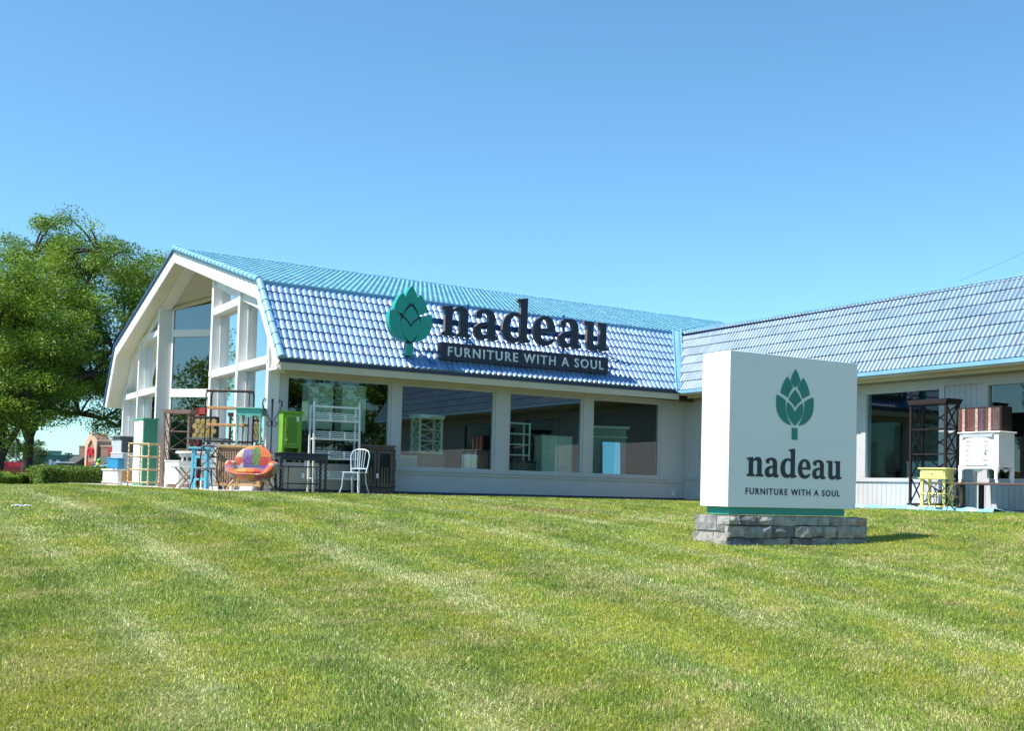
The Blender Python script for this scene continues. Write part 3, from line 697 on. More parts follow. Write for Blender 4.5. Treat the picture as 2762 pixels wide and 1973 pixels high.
# ------------------------------------------------------------------ furniture builders (local: front faces -Y, width along X, origin at base centre)
def legs4(t, w, d, h, r, mat, name='leg', taper=.7):
    for sx in (-1, 1):
        for sy in (-1, 1):
            b = MB(); x, y = sx*(w/2-r), sy*(d/2-r)
            b.add([(x-r*taper, y-r*taper, 0), (x+r*taper, y-r*taper, 0), (x+r*taper, y+r*taper, 0), (x-r*taper, y+r*taper, 0), (x-r, y-r, h), (x+r, y-r, h), (x+r, y+r, h), (x-r, y+r, h)], [(0, 3, 2, 1), (4, 5, 6, 7), (0, 1, 5, 4), (1, 2, 6, 5), (2, 3, 7, 6), (3, 0, 4, 7)])
            b.build(name, mat, t)
def boxp(t, name, mat, *bs, bevel=.003, **k):
    b = MB()
    for q in bs: b.box(*q)
    return b.build(name, mat, t, bevel=bevel, **k)
def knob(t, x, y, z, mat, r=.014):
    b = MB(); b.lathe([(r*.5, 0), (r*.5, .4*r), (r, r), (r*.6, 1.8*r)], (0, 0, 0), 8); o = b.build('knob', mat, t, loc=(x, y, z)); o.rotation_euler.x = math.pi/2; return o
def pricetag(t, x, y, z, w=.05, h=.09):
    return boxp(t, 'price_tag', mt['paper'], (x-w/2, x+w/2, y-.004, y, z, z+h), bevel=0)
def chest(name, label, loc, rz, w, d, h, rows, cols, body, draw, foot=.1, kn=None, topov=.02, cat='dresser', group=None, legs=True, kmat='black'):
    t = thing(name, label, cat, loc, rz, group)
    boxp(t, 'body', body, (-w/2, w/2, -d/2, d/2, foot, h-.025)); boxp(t, 'top', body, (-w/2-topov, w/2+topov, -d/2-topov, d/2+topov, h-.0245, h))
    if legs: legs4(t, w, d, foot, .03, body)
    H = (h-.06-foot-.02)/rows; Wd = (w-.06)/cols
    for i in range(rows):
        for j in range(cols):
            x0 = -w/2+.03+j*Wd+.006; z0 = foot+.02+i*H+.006
            o = boxp(t, 'drawer', draw, (x0, x0+Wd-.012, -d/2-.016, -d/2-.001, z0, z0+H-.012))
            knob(o, x0+Wd/2-.006, -d/2-.016, z0+H/2-.006, mt[kmat])
    return t
def xcase(name, label, loc, rz, w, d, h, mat, tiers=4, cat='bookcase', thick=.05, foot=.10):
    t = thing(name, label, cat, loc, rz)
    for sx in (-1, 1):
        for sy in (-1, 1): boxp(t, 'post', mat, (sx*w/2-.0-(thick if sx > 0 else 0), sx*w/2+(thick if sx < 0 else 0), sy*d/2-(thick if sy > 0 else 0), sy*d/2+(thick if sy < 0 else 0), foot+.001, h-.101))
    b = MB(); b.prism([(-w/2-.05, h), (w/2+.05, h), (w/2+.0, h-.10), (-w/2, h-.10)], 'y', -d/2-.03, d/2+.03); b.build('cornice', mat, t)
    boxp(t, 'plinth', mat, (-w/2-.02, w/2+.02, -d/2-.02, d/2+.02, 0, foot))
    H = (h-.10-foot)/tiers
    for i in range(1, tiers): boxp(t, 'shelf', mat, (-w/2+.002, w/2-.002, -d/2+.01, d/2-.01, foot+i*H-.01, foot+i*H+.01), bevel=0)
    for i in range(tiers):
        z0 = foot+i*H+.02; z1 = foot+(i+1)*H-.02
        for sx in (-1, 1):
            b = MB(); x = sx*(w/2-.02)
            b.bar((x, -d/2+thick, z0), (x, d/2-thick, z1), .018, .026, (1, 0, 0)); b.bar((x+.019*-sx, -d/2+thick, z1), (x+.019*-sx, d/2-thick, z0), .018, .026, (1, 0, 0)); b.build('cross_brace', mat, t)
        b = MB(); y = d/2-.02; b.bar((-w/2+thick, y, z0), (w/2-thick, y, z1), .02, .03, (0, 1, 0)); b.bar((-w/2+thick, y-.021, z1), (w/2-thick, y-.021, z0), .02, .03, (0, 1, 0)); b.build('cross_brace', mat, t)
    return t

# ---- right side things (facing -X: rz = -90 deg)
Q = -math.pi/2
xcase('bookcase', 'tall dark brown bookcase with crossed side braces beside the yellow cabinet', (3.52, -9.12, .02), Q, .94, .42, 2.26, mt['dkwood'], 4)
def yellowcab():
    t = thing('side_cabinet', 'bright yellow open side cabinet with one drawer on the blue tarp', 'cabinet', (3.02, -9.62, .02), Q+.25)
    w, d, h = .52, .40, .82
    boxp(t, 'top', mt['yellow'], (-w/2-.04, w/2+.04, -d/2-.04, d/2+.04, h-.03, h), bevel=.01)
    boxp(t, 'body', mt['yellow'], (-w/2, w/2, -d/2, d/2, h-.20, h-.031))
    o = boxp(t, 'drawer', mt['yellow'], (-w/2+.03, w/2-.03, -d/2-.016, -d/2-.001, h-.185, h-.06)); knob(o, 0, -d/2-.016, h-.12, mt['black'])
    boxp(t, 'shelf', mt['yellow'], (-w/2-.03, w/2+.03, -d/2-.03, d/2+.03, h-.225, h-.201), bevel=.006)
    boxp(t, 'shelf', mt['yellow'], (-w/2-.01, w/2+.01, -d/2-.01, d/2+.01, .29, .315)); boxp(t, 'shelf', mt['yellow'], (-w/2-.02, w/2+.02, -d/2-.02, d/2+.02, .03, .06))
    for sx in (-1, 1):
        for sy in (-1, 1):
            x, y = sx*(w/2-.03), sy*(d/2-.03); boxp(t, 'leg', mt['yellow'], (x-.025, x+.025, y-.025, y+.025, .061, .289), (x-.025, x+.025, y-.025, y+.025, .316, h-.226), (x-.02, x+.02, y-.02, y+.02, 0, .029))
yellowcab()
def treadle():
    t = thing('treadle_base', 'ornate bronze iron sewing treadle base with wheel in front of the yellow cabinet', 'table base', (2.72, -10.15, .02), Q+.1)
    b = MB(); b.bar((-.34, 0, .52), (.30, 0, .52), .03, .022); b.bar((-.34, -.2, .52), (.30, -.2, .52), .02, .022); b.build('top_rail', mt['bronze'], t)
    for x in (-.30, .02):
        b = MB()
        for s_ in (-1, 1):
            b.tube([(x, s_*.16-.1, .51), (x, s_*.08-.1, .42), (x, s_*.15-.1, .30), (x, s_*.17-.1, .18), (x, s_*.10-.1, .06), (x, s_*.20-.1, .0)], .011, 6)
            b.tube([(x, s_*.05-.1, .42), (x, s_*.11-.1, .34), (x, s_*.03-.1, .26), (x, s_*.10-.1, .16), (x, s_*.02-.1, .08)], .008, 6)
        b.build('side_frame', mt['bronze'], t)
    b = MB(); b.tube([(-.30, -.1, .24), (.02, -.1, .24)], .012, 6); b.tube([(-.30, -.1, .08), (.02, -.1, .08)], .01, 6); b.box(-.22, -.06, -.2, 0, .10, .115); b.build('treadle', mt['bronze'], t)
    b = MB(); c = Vector((.22, -.1, .24))
    b.tube([c+Vector((0.0, math.cos(a)*.21, math.sin(a)*.23)) for a in [k*math.tau/28 for k in range(28)]], .016, 6, closed=True)
    for k in range(5):
        a = k*math.tau/5; b.tube([c, c+Vector((0, math.cos(a)*.2, math.sin(a)*.22))], .008, 5)
    b.tube([c-Vector((.05, 0, 0)), c+Vector((.05, 0, 0))], .02, 8); b.build('wheel', mt['bronze'], t)
treadle()
def bench():
    t = thing('bench_table', 'long low dark plank bench carrying the white dresser by the side wall', 'bench', (3.35, -12.1, .0), Q)
    boxp(t, 'top', mt['dkwood2'], (-2.1, 2.4, -.36, .36, .515, .55))
    for x in (-1.9, -.0, 1.20, 2.2): boxp(t, 'leg', mt['dkwood'], (x-.04, x+.04, -.32, -.24, 0, .514)); boxp(t, 'leg', mt['dkwood'], (x-.04, x+.04, .24, .32, 0, .514))
bench()
def dresser():
    t = thing('dresser', 'white bow front dresser with curved legs standing on the plank bench', 'dresser', (3.30, -10.56, .552), Q+.0)
    w, d, h = .90, .50, 1.0
    # bowed body
    prof = [(-w/2, -d/2+.03), (-w/4, -d/2-.02), (0, -d/2-.035), (w/4, -d/2-.02), (w/2, -d/2+.03), (w/2, d/2), (-w/2, d/2)]
    b = MB(); b.prism(prof, 'z', .27, h-.03); b.build('body', mt['whitef'], t, bevel=.004)
    b = MB(); b.prism([(x*1.09, y*1.10) for x, y in prof], 'z', h-.0295, h); b.build('top', mt['whitef'], t, bevel=.008)
    # scalloped apron, front and side
    for (nm, x0, x1, y0, horiz) in (('apron', -w/2, w/2, -d/2+.008, True), ('apron', -d/2, d/2, w/2-.02, False)):
        n = 72; b = MB()
        for i in range(n):
            a0, a1 = i/n, (i+1)/n
            def zz(a): return .22-.05*math.cos(a*math.tau*2)+(.16*(-1) if (a < .08 or a > .92) else 0)+.04
            if horiz: b.box(x0+(x1-x0)*a0, x0+(x1-x0)*a1, y0, y0+.03, zz((a0+a1)/2), .30)
            else: b.box(y0-.004, y0+.02, x0+(x1-x0)*a0, x0+(x1-x0)*a1, zz((a0+a1)/2), .30)
        b.build(nm, mt['whitef'], t)
    for sx in (-1, 1):
        for sy in (-1, 1):
            b = MB(); x = sx*(w/2-.04); y = sy*(d/2-.04)
            b.tube([(x, y, .34), (x+sx*.012, y+sy*.012, .24), (x-sx*.01, y-sy*.01, .12), (x+sx*.015, y+sy*.015, .02), (x+sx*.02, y+sy*.02, 0)], [.05, .045, .028, .026, .034], 8); b.build('leg', mt['whitef'], t, smooth=True)
    for i, (z0, z1) in enumerate(((.34, .52), (.53, .71), (.72, .87))):
        b = MB(); pr2 = [(x*.92, y-.016 if k < 5 else y) for k, (x, y) in enumerate(prof[:5])]; pr2 += [(.92*w/2, -d/2+.028), (-.92*w/2, -d/2+.028)]
        b.prism(pr2, 'z', z0, z1); o = b.build('drawer', mt['whitef'], t, bevel=.003)
        for x in (-.2, .2):
            b = MB(); y = -d/2-.045; z = (z0+z1)/2
            b.tube([(x-.055, y, z+.02), (x+.055, y, z+.02)], .006, 5); b.tube([(x-.04, y-.01, z+.015), (x-.03, y-.022, z-.012), (x, y-.026, z-.032), (x+.03, y-.022, z-.012), (x+.04, y-.01, z+.015)], .0055, 5); b.build('handle', mt['ltgrey'], o)
    boxp(t, 'tray', mt['ltgrey'], (-.36, .36, -d/2-.042, -d/2+.02, .885, .945)); pricetag(t, .2, -d/2-.065, .60, .035, .09)
dresser()
def trunk_():
    t = thing('striped_crate', 'dark crate with red and blue stripes and pale battens on top of the white dresser', 'crate', (3.42, -10.42, 1.554), Q+.02)
    w, d, h = 1.0, .34, .50
    b = MB(); b.box(-w/2, w/2, -d/2+.01, d/2, 0.001, h); b.build('box', mt['dkwood'], t, bevel=.006)
    cols = [(.07, .02, .015), (.10, .05, .035), (.20, .015, .02), (.05, .07, .10), (.16, .035, .015), (.08, .05, .03), (.20, .02, .02), (.05, .07, .10), (.13, .03, .03)]
    b = MB(); ms_ = [M('slat_paint_%d' % i, c, .6, var=.3, scale=20) for i, c in enumerate(cols)]
    n = 18
    for i in range(n): b.box(-w/2+.03+i*(w-.06)/n, -w/2+.03+(i+1)*(w-.06)/n-.003, -d/2-.002, -d/2+.0095, .03, h-.03, random.randrange(9))
    b.build('slats', ms_, t)
    for x in (-.34, -.04, .26): boxp(t, 'batten', M('chipped_white', (.35, .27, .24), .8, var=.5, scale=30), (x-.03, x+.03, -d/2-.022, -d/2-.0025, .0, h-.03))
trunk_()
b = MB()
vs = []; n = 40
for i in range(n+1):
    y = -7.3-i*4.0/n
    for j, x in enumerate((2.55, 2.62, 2.75, 3.0, 3.5, 4.1)):
        vs.append((x+.03*math.sin(i*.9), y, (.01 if j else -.05)+(.045 if j in (1, 2) else .004)*(1+.5*math.sin(i*1.3+j))))
b.add(vs, [(i*6+j, i*6+j+1, (i+1)*6+j+1, (i+1)*6+j) for i in range(n) for j in range(5)])
tag(b.build('tarp', mt['tarp'], smooth=True), 'pale blue plastic tarp laid along the foot of the side wall', 'tarp')

# ---- front wall things
def table(name, label, loc, rz, w, d, h, mat, apron=.13, spiral=True):
    t = thing(name, label, 'table', loc, rz)
    boxp(t, 'top', mat, (-w/2-.04, w/2+.04, -d/2-.03, d/2+.03, h-.025, h)); boxp(t, 'apron', mat, (-w/2+.01, w/2-.01, -d/2+.01, d/2-.01, h-.025-apron, h-.0255))
    o = boxp(t, 'drawer', mat, (-w*.32, w*.32, -d/2-.004, -d/2+.009, h-.012-apron, h-.045)); knob(o, 0, -d/2-.004, h-.09, mt['black'])
    for sx in (-1, 1):
        for sy in (-1, 1):
            b = MB(); x, y = sx*(w/2-.04), sy*(d/2-.04); H = h-.025-apron-.001; b.box(x-.035, x+.035, y-.035, y+.035, H-.08, H)
            pts = []; rr = []; N = 40
            for i in range(N+1):
                a = i/N*6*math.tau; z = .06+(H-.14)*i/N; pts.append((x+.010*math.cos(a), y+.010*math.sin(a), z)); rr.append(.026)
            if spiral: b.tube(pts, rr, 8)
            else: b.tube([(x, y, .06), (x, y, H-.08)], .025, 8)
            b.lathe([(.03, 0), (.036, .03), (.03, .061)], (x, y, 0), 10); b.build('leg', mat, t, smooth=True)
    return t
tb = table('console_table', 'charcoal side table with twisted legs and a hanging paper tag under the lime cabinet', (-7.34, -.98, 0), 0, 1.12, .42, .86, mt['charcoal']); pricetag(tb, .02, -.222, .55, .045, .14)
def limecab():
    t = thing('wall_cabinet', 'small lime green cabinet with mesh door standing on the charcoal table', 'cabinet', (-7.62, -.98, .862), .0)
    w, d, h = .44, .28, .92
    boxp(t, 'body', mt['lime'], (-w/2, w/2, -d/2, d/2, .10, h-.05)); b = MB(); b.prism([(-w/2, h-.05), (w/2, h-.05), (w/2+.045, h), (-w/2-.045, h)], 'y', -d/2-.03, d/2+.02); b.build('cornice', mt['lime'], t)
    boxp(t, 'base', mt['lime'], (-w/2, -w/2+.06, -d/2, d/2, 0, .0995), (w/2-.06, w/2, -d/2, d/2, 0, .0995), (-w/2+.06, w/2-.06, d/2-.02, d/2, 0, .0995))
    y = -d/2-.02
    o = boxp(t, 'door', mt['lime'], (-w/2+.05, -w/2+.11, y, y+.019, .15, h-.08), (w/2-.11, w/2-.05, y, y+.019, .15, h-.08), (-w/2+.1101, w/2-.1101, y, y+.019, .15, .21), (-w/2+.1101, w/2-.1101, y, y+.019, h-.15, h-.08))
    boxp(o, 'mesh_panel', mt['limed'], (-w/2+.11, w/2-.11, y+.008, y+.012, .21, h-.15), bevel=0); knob(o, -w/2+.08, y, .45, mt['black'], .018)
    pricetag(t, .11, y-.004, .70, .055, .10); boxp(t, 'price_tag', mt['whitef'], (-w/2+.07, -w/2+.10, y-.01, y-.005, .26, .30), bevel=0)
limecab()
def traytable():
    t = thing('tray_table', 'low black metal tray table with a lower shelf in front of the charcoal table', 'table', (-7.55, -1.52, 0), .05)
    w, d, h = .70, .34, .56
    boxp(t, 'top', mt['black'], (-w/2, w/2, -d/2, d/2, h-.022, h)); boxp(t, 'shelf', mt['black'], (-w/2-.03, w/2+.03, -d/2-.02, d/2+.02, .17, .195))
    for sx in (-1, 1):
        for sy in (-1, 1):
            b = MB(); b.tube([(sx*(w/2-.02), sy*(d/2-.02), 0), (sx*(w/2-.02), sy*(d/2-.02), h-.023)], .011, 8); b.build('leg', mt['black'], t)
    pricetag(t, .0, -d/2-.01, .30, .05, .11)
traytable()
def etagere():
    t = thing('etagere', 'tall white painted open shelf unit with slatted rails against the first window', 'shelf', (-6.35, -.42, 0), -.04)
    w, d, h = 1.14, .36, 2.08; T_ = .045
    for sx in (-1, 1):
        for sy in (-1, 1):
            b = MB(); b.bar((sx*(w/2-T_/2), sy*(d/2)*(1 if sy > 0 else 1.25), 0), (sx*(w/2-T_/2), sy*(d/2-.02)*(1 if sy > 0 else .55), h if sy < 0 else h-.08), T_, T_, (0, 1, 0)); b.build('post', mt['whitef'], t, bevel=.006)
    for z in (.30, .76, 1.21, 1.63):
        boxp(t, 'shelf', mt['whitef'], (-w/2+T_, w/2-T_, -d/2, d/2-.03, z, z+.03))
        r_ = MB()
        for k in range(4): r_.box(-w/2+T_, w/2-T_, -d/2-.0, -d/2+.015, z+.045+k*.042, z+.045+k*.042+.016)
        for x in (-.18, .18): r_.box(x-.018, x+.018, -d/2-.004, -d/2+.018, z+.031, z+.19)
        r_.build('rail', mt['whitef'], t)
    boxp(t, 'top_rail', mt['whitef'], (-w/2+T_, w/2-T_, -d/2+.05, -d/2+.07, 1.95, 1.99)); boxp(t, 'price_tag', mt['tealw'], (w/2-.14, w/2-.07, -d/2-.012, -d/2-.005, 1.70, 1.76), bevel=0)
etagere()
def wchair():
    t = thing('metal_chair', 'pale metal spindle back chair in front of the dark glazed cabinet', 'chair', (-6.20, -1.35, 0), -.9)
    m_ = mt['steelw']
    boxp(t, 'seat', m_, (-.22, .22, -.20, .20, .455, .475))
    for sx in (-1, 1):
        b = MB(); b.tube([(sx*.18, -.18, .455), (sx*.20, -.20, .3), (sx*.20, -.21, .15), (sx*.24, -.25, 0)], [.017, .015, .013, .013], 7); b.build('leg', m_, t)
        b = MB(); b.tube([(sx*.17, .17, .455), (sx*.18, .19, .25), (sx*.22, .27, 0)], [.017, .015, .013], 7); b.build('leg', m_, t)
    b = MB(); pts = [(-.19, .17, .47), (-.22, .20, .65), (-.24, .22, .85), (-.20, .235, .95), (-.1, .24, .995), (.1, .24, .995), (.20, .235, .95), (.24, .22, .85), (.22, .20, .65), (.19, .17, .47)]
    b.tube(pts, .013, 7); b.build('back_frame', m_, t)
    b = MB(); b.bar((-.21, .185, .56), (.21, .185, .56), .02, .02)
    for x in (-.13, -.065, 0, .065, .13): b.tube([(x*.8, .185, .56), (x, .235, .985)], .007, 6)
    b.build('spindles', m_, t)
wchair()
def darkcab():
    t = thing('glazed_cabinet', 'dark worn wood cabinet with two glass doors below the pier between windows', 'cabinet', (-5.33, -.36, 0), -.05)
    w, d, h = .86, .40, 1.14; m_ = mt['dkwood2']
    m2 = W('weathered_wood', (.09, .065, .06), rough=.7)
    boxp(t, 'carcass', m2, (-w/2, -w/2+.03, -d/2, d/2, 0, h-.05), (w/2-.03, w/2, -d/2, d/2, 0, h-.05), (-w/2+.03, w/2-.03, d/2-.02, d/2, 0, h-.05), (-w/2+.03, w/2-.03, -d/2, d/2-.02, .0, .14), (-w/2+.03, w/2-.03, -d/2, d/2-.02, h-.12, h-.05))
    b = MB(); b.prism([(-w/2, h-.05), (w/2, h-.05), (w/2+.05, h), (-w/2-.05, h)], 'y', -d/2-.04, d/2); b.build('cornice', m2, t)
    for x0, x1 in ((-w/2+.03, -.01), (.01, w/2-.03)):
        y = -d/2-.02; o = boxp(t, 'door', m2, (x0, x0+.06, y, y+.019, .15, h-.13), (x1-.06, x1, y, y+.019, .15, h-.13), (x0+.0601, x1-.0601, y, y+.019, .15, .22), (x0+.0601, x1-.0601, y, y+.019, h-.20, h-.13))
        b = MB()
        for k in range(1, 4):
            x = x0+.06+(x1-x0-.12)*k/4; b.box(x-.006, x+.006, y+.004, y+.012, .22, .62)
        b.build('bars', mt['oakd'], o); boxp(o, 'glass', mt['cglass'], (x0+.06, x1-.06, y+.013, y+.016, .22, h-.20), bevel=0)
    b = MB(); pts = []
    for i in range(17): pts.append((w/2+.02+.012*math.sin(i*math.tau/8), -d/2-.0, .06+i*(h-.16)/16))
    b.tube(pts, [.028+.008*math.cos(i*math.pi) for i in range(17)], 8); b.build('carved_edge', m2, t)
    pricetag(t, .02, -d/2-.024, .36, .05, .11)
darkcab()
def coatrack():
    t = thing('coat_rack', 'black wrought iron coat rack with curled hooks behind the patchwork armchair', 'coat rack', (-7.93, -.62, 0), .5)
    b = MB(); b.tube([(0, 0, .12), (0, 0, 1.6), (0, 0, 1.9), (0, 0, 2.06)], [.014, .014, .02, .028], 8); b.build('pole', mt['black'], t)
    for k in range(4):
        a = k*math.pi/2; ca, sa = math.cos(a), math.sin(a); b = MB()
        P = [(.0, 1.50), (.06, 1.58), (.14, 1.68), (.24, 1.80), (.30, 1.92), (.29, 2.02), (.24, 2.06), (.20, 2.03), (.22, 1.99)]; b.tube([(r*ca, r*sa, z) for r, z in P], .010, 6)
        P = [(.01, 1.52), (.05, 1.46), (.11, 1.44), (.16, 1.48), (.15, 1.54), (.10, 1.54), (.10, 1.50)]; b.tube([(r*ca, r*sa, z) for r, z in P], .009, 6); b.build('hook', mt['black'], t)
        b = MB(); P = [(.01, .35), (.10, .30), (.20, .16), (.26, .02), (.30, .01)]; b.tube([(r*ca, r*sa, z) for r, z in P], .011, 6); b.build('foot', mt['black'], t)
    boxp(t, 'price_tag', mt['tealw'], (-.07, -.03, -.03, -.02, 1.28, 1.38), bevel=0)
coatrack()

def patchmat():
    m = bpy.data.materials.new('patchwork_fabric'); m.use_nodes = True; n = m.node_tree; b = n.nodes['Principled BSDF']
    tc = n.nodes.new('ShaderNodeTexCoord'); v = n.nodes.new('ShaderNodeTexVoronoi'); v.distance = 'CHEBYCHEV'; v.inputs['Scale'].default_value = 5.0; v.inputs['Randomness'].default_value = .55
    sp = n.nodes.new('ShaderNodeSeparateColor'); r = n.nodes.new('ShaderNodeValToRGB'); r.color_ramp.interpolation = 'CONSTANT'
    cs = [(.50, .04, .02), (.72, .16, .03), (.70, .30, .05), (.60, .12, .06), (.66, .56, .40), (.10, .24, .06), (.22, .18, .42), (.62, .30, .04), (.60, .55, .56), (.22, .08, .30), (.10, .16, .34)]
    el = r.color_ramp.elements; el[0].color = cs[0]+(1,); el[1].position = .09; el[1].color = cs[1]+(1,)
    for i in range(2, 11): e_ = el.new(i*.09); e_.color = cs[i]+(1,)
    n.links.new(tc.outputs['Object'], v.inputs[0]); n.links.new(v.outputs['Color'], sp.inputs[0]); n.links.new(sp.outputs[0], r.inputs[0])
    v2 = n.nodes.new('ShaderNodeTexNoise'); v2.inputs['Scale'].default_value = 38; v2.inputs['Detail'].default_value = 1; n.links.new(tc.outputs['Object'], v2.inputs[0])
    r2 = n.nodes.new('ShaderNodeValToRGB'); r2.color_ramp.elements[0].position = .48; r2.color_ramp.elements[1].position = .56; r2.color_ramp.elements[0].color = (.38, .28, .3, 1); r2.color_ramp.elements[1].color = (.80, .78, .74, 1); n.links.new(v2.outputs['Fac'], r2.inputs[0])
    mx = n.nodes.new('ShaderNodeMix'); mx.data_type = 'RGBA'; mx.blend_type = 'MULTIPLY'; mx.inputs[0].default_value = .8; n.links.new(r.outputs[0], mx.inputs[6]); n.links.new(r2.outputs[0], mx.inputs[7]); n.links.new(mx.outputs[2], b.inputs['Base Color'])
    b.inputs['Roughness'].default_value = .85; b.inputs['Sheen Weight'].default_value = .3
    bp = n.nodes.new('ShaderNodeBump'); bp.inputs['Strength'].default_value = .3; bp.inputs['Distance'].default_value = .01; n.links.new(v2.outputs['Fac'], bp.inputs['Height']); n.links.new(bp.outputs[0], b.inputs['Normal'])
    return m
def armchair():
    t = thing('armchair', 'round patchwork upholstered armchair in reds and oranges on wooden legs', 'armchair', (-8.50, -1.10, 0), -.50)
    pm = patchmat(); sm = lambda a: a*a*(3-2*a)
    def rim(phi):
        s_ = (math.sin(phi)+1)/2; a = sm(min(max((s_-.04)/.30, 0), 1)); c = sm(min(max((s_-.60)/.34, 0), 1)); return .37+.27*a+.02*c
    N = 56; vs = []; prof = 10
    for i in range(N):
        ph = math.tau*i/N; cx, sy = math.cos(ph), math.sin(ph); H = rim(ph); s_ = (math.sin(ph)+1)/2
        rx = .54; ry = .46; back = sm(min(max((s_-.5)/.5, 0), 1))
        P = [(.25, .22), (.66, .25), (.94, .33), (1.06, .33+(H-.33)*.4), (1.09, .33+(H-.33)*.75), (1.02, H-.01), (.90, H+.02), (.76, H-.02), (.68, .36+(H-.36)*.5), (.66, .34)]
        for r_, z in P:
            lean = back*.10*max(z-.4, 0)/.5
            pinch = 1-back*.30*(max(z-.6, 0)/.37)**1.5
            vs.append((cx*rx*r_*pinch, sy*ry*r_+lean, z))
    fs = [(i*prof+j, ((i+1) % N)*prof+j, ((i+1) % N)*prof+j+1, i*prof+j+1) for i in range(N) for j in range(prof-1)]
    fs.append(tuple(i*prof for i in range(N))); fs.append(tuple(i*prof+prof-1 for i in range(N-1, -1, -1)))
    b = MB(); b.add(vs, fs); o = b.build('upholstered_shell', pm, t, smooth=True); sub = o.modifiers.new('s', 'SUBSURF'); sub.levels = 1; sub.render_levels = 1
    b = MB(); n1, n2 = 28, 14; vs = []
    for i in range(n2+1):
        th_ = math.pi*i/n2
        for j in range(n1):
            ph_ = math.tau*j/n1; X = math.sin(th_)*math.cos(ph_); Z = math.sin(th_)*math.sin(ph_); Y = math.cos(th_)
            z = .60+Z*.40; vs.append((X*.43, .27+Y*.12+(z-.5)*.22+X*X*-.10, z))
    b.add(vs, [(i*n1+j, i*n1+(j+1) % n1, (i+1)*n1+(j+1) % n1, (i+1)*n1+j) for i in range(n2) for j in range(n1)])
    b.build('backrest', pm, t, smooth=True)
    b = MB(); prf = [(.02, .50), (.20, .495), (.33, .47), (.42, .41), (.41, .36), (.3, .33)]
    b.lathe(prf[::-1], (0, 0, 0), 28); o = b.build('seat_cushion', pm, t, smooth=True); o.scale = (1.08, .80, 1.0); o.location.y = -.03
    for sx in (-1, 1):
        for sy in (-1, 1):
            b = MB(); b.tube([(sx*.30, sy*.22, .27), (sx*.47, sy*.34, 0)], [.028, .014], 8); b.build('leg', mt['oak'], t, smooth=True)
armchair()
def lattice():
    t = thing('lattice_cabinet', 'honey wood cabinet with two lattice doors behind the patchwork armchair', 'cabinet', (-8.28, .35, 0), -.62)
    w, d, h = 1.02, .52, 1.02
    boxp(t, 'body', mt['oakd'], (-w/2+.05, w/2-.05, -d/2+.05, d/2, .16, h-.09)); boxp(t, 'top', mt['oak'], (-w/2-.02, w/2+.02, -d/2-.02, d/2+.02, h-.05, h), (-w/2+.01, w/2-.01, -d/2+.01, d/2-.01, h-.09, h-.0505))
    boxp(t, 'stile', mt['oak'], (-w/2, -w/2+.07, -d/2, -d/2+.06, .14, h-.0905)); boxp(t, 'stile', mt['oak'], (w/2-.07, w/2, -d/2, -d/2+.06, .14, h-.0905)); boxp(t, 'side_panel', mt['oak'], (w/2-.049, w/2, -d/2+.0605, d/2, .14, h-.0905))
    boxp(t, 'base_rail', mt['oak'], (-w/2-.02, w/2+.02, -d/2-.02, d/2, .09, .1395))
    for x0, x1 in ((-w/2+.075, -.005), (.005, w/2-.075)):
        b = MB(); y = -d/2+.012; n = 7; 
        for k in range(n+1):
            x = x0+(x1-x0-.032)*k/n; b.box(x, x+.032, y, y+.010, .15, h-.10)
        for k in range(14):
            z = .15+(h-.285)*k/13; b.box(x0, x1, y+.0105, y+.018, z, z+.034)
        b.build('lattice_door', mt['oakd'], t)
    b = MB(); b.box(-w/2+.06, w/2-.06, -d/2+.040, -d/2+.046, .145, h-.095); b.build('backing', mt['inner'], t)
    for sx in (-1, 1):
        for sy in (-1, 1): b = MB(); b.lathe([(.03, 0), (.055, .03), (.05, .06), (.03, .0895)], (sx*(w/2-.08), sy*(d/2-.07), 0), 12); b.build('foot', mt['oakd'], t, smooth=True)
lattice()
def metalshelf():
    t = thing('metal_shelf', 'black metal shelf with pale plank shelves standing on the lattice cabinet', 'shelf', (-8.52, .66, 1.022), -.62)
    w, d, h = 1.02, .34, 1.24
    for sx in (-1, 1):
        for sy in (-1, 1): b = MB(); b.tube([(sx*w/2, sy*d/2, 0), (sx*w/2, sy*d/2, h-.06), (sx*(w/2-.03), sy*d/2, h-.01)], .014 if sy < 0 else .02, 6); b.build('post', mt['black'], t)
    boxp(t, 'top', mt['dkwood2'], (-w/2-.01, w/2+.01, -d/2-.01, d/2+.01, h, h+.03)); boxp(t, 'top_rail', mt['black'], (-w/2, w/2, -d/2, -d/2+.02, h-.03, h-.0005), (w/2-.02, w/2, -d/2+.021, d/2, h-.03, h-.0005))
    for z in (.44, .83): boxp(t, 'shelf', mt['plank'], (-w/2+.0, w/2-.1, -d/2-.0, d/2, z, z+.055))
    boxp(t, 'bottom_shelf', mt['black'], (-w/2, w/2, -d/2, d/2, .06, .10)); b = MB()
    for k in range(7): x = -w/2+.08+k*.14; b.tube([(x, -d/2, .0), (x+.04, -d/2, .05), (x+.08, -d/2, .0)], .01, 5)
    b.build('scroll_trim', mt['black'], t)
metalshelf()
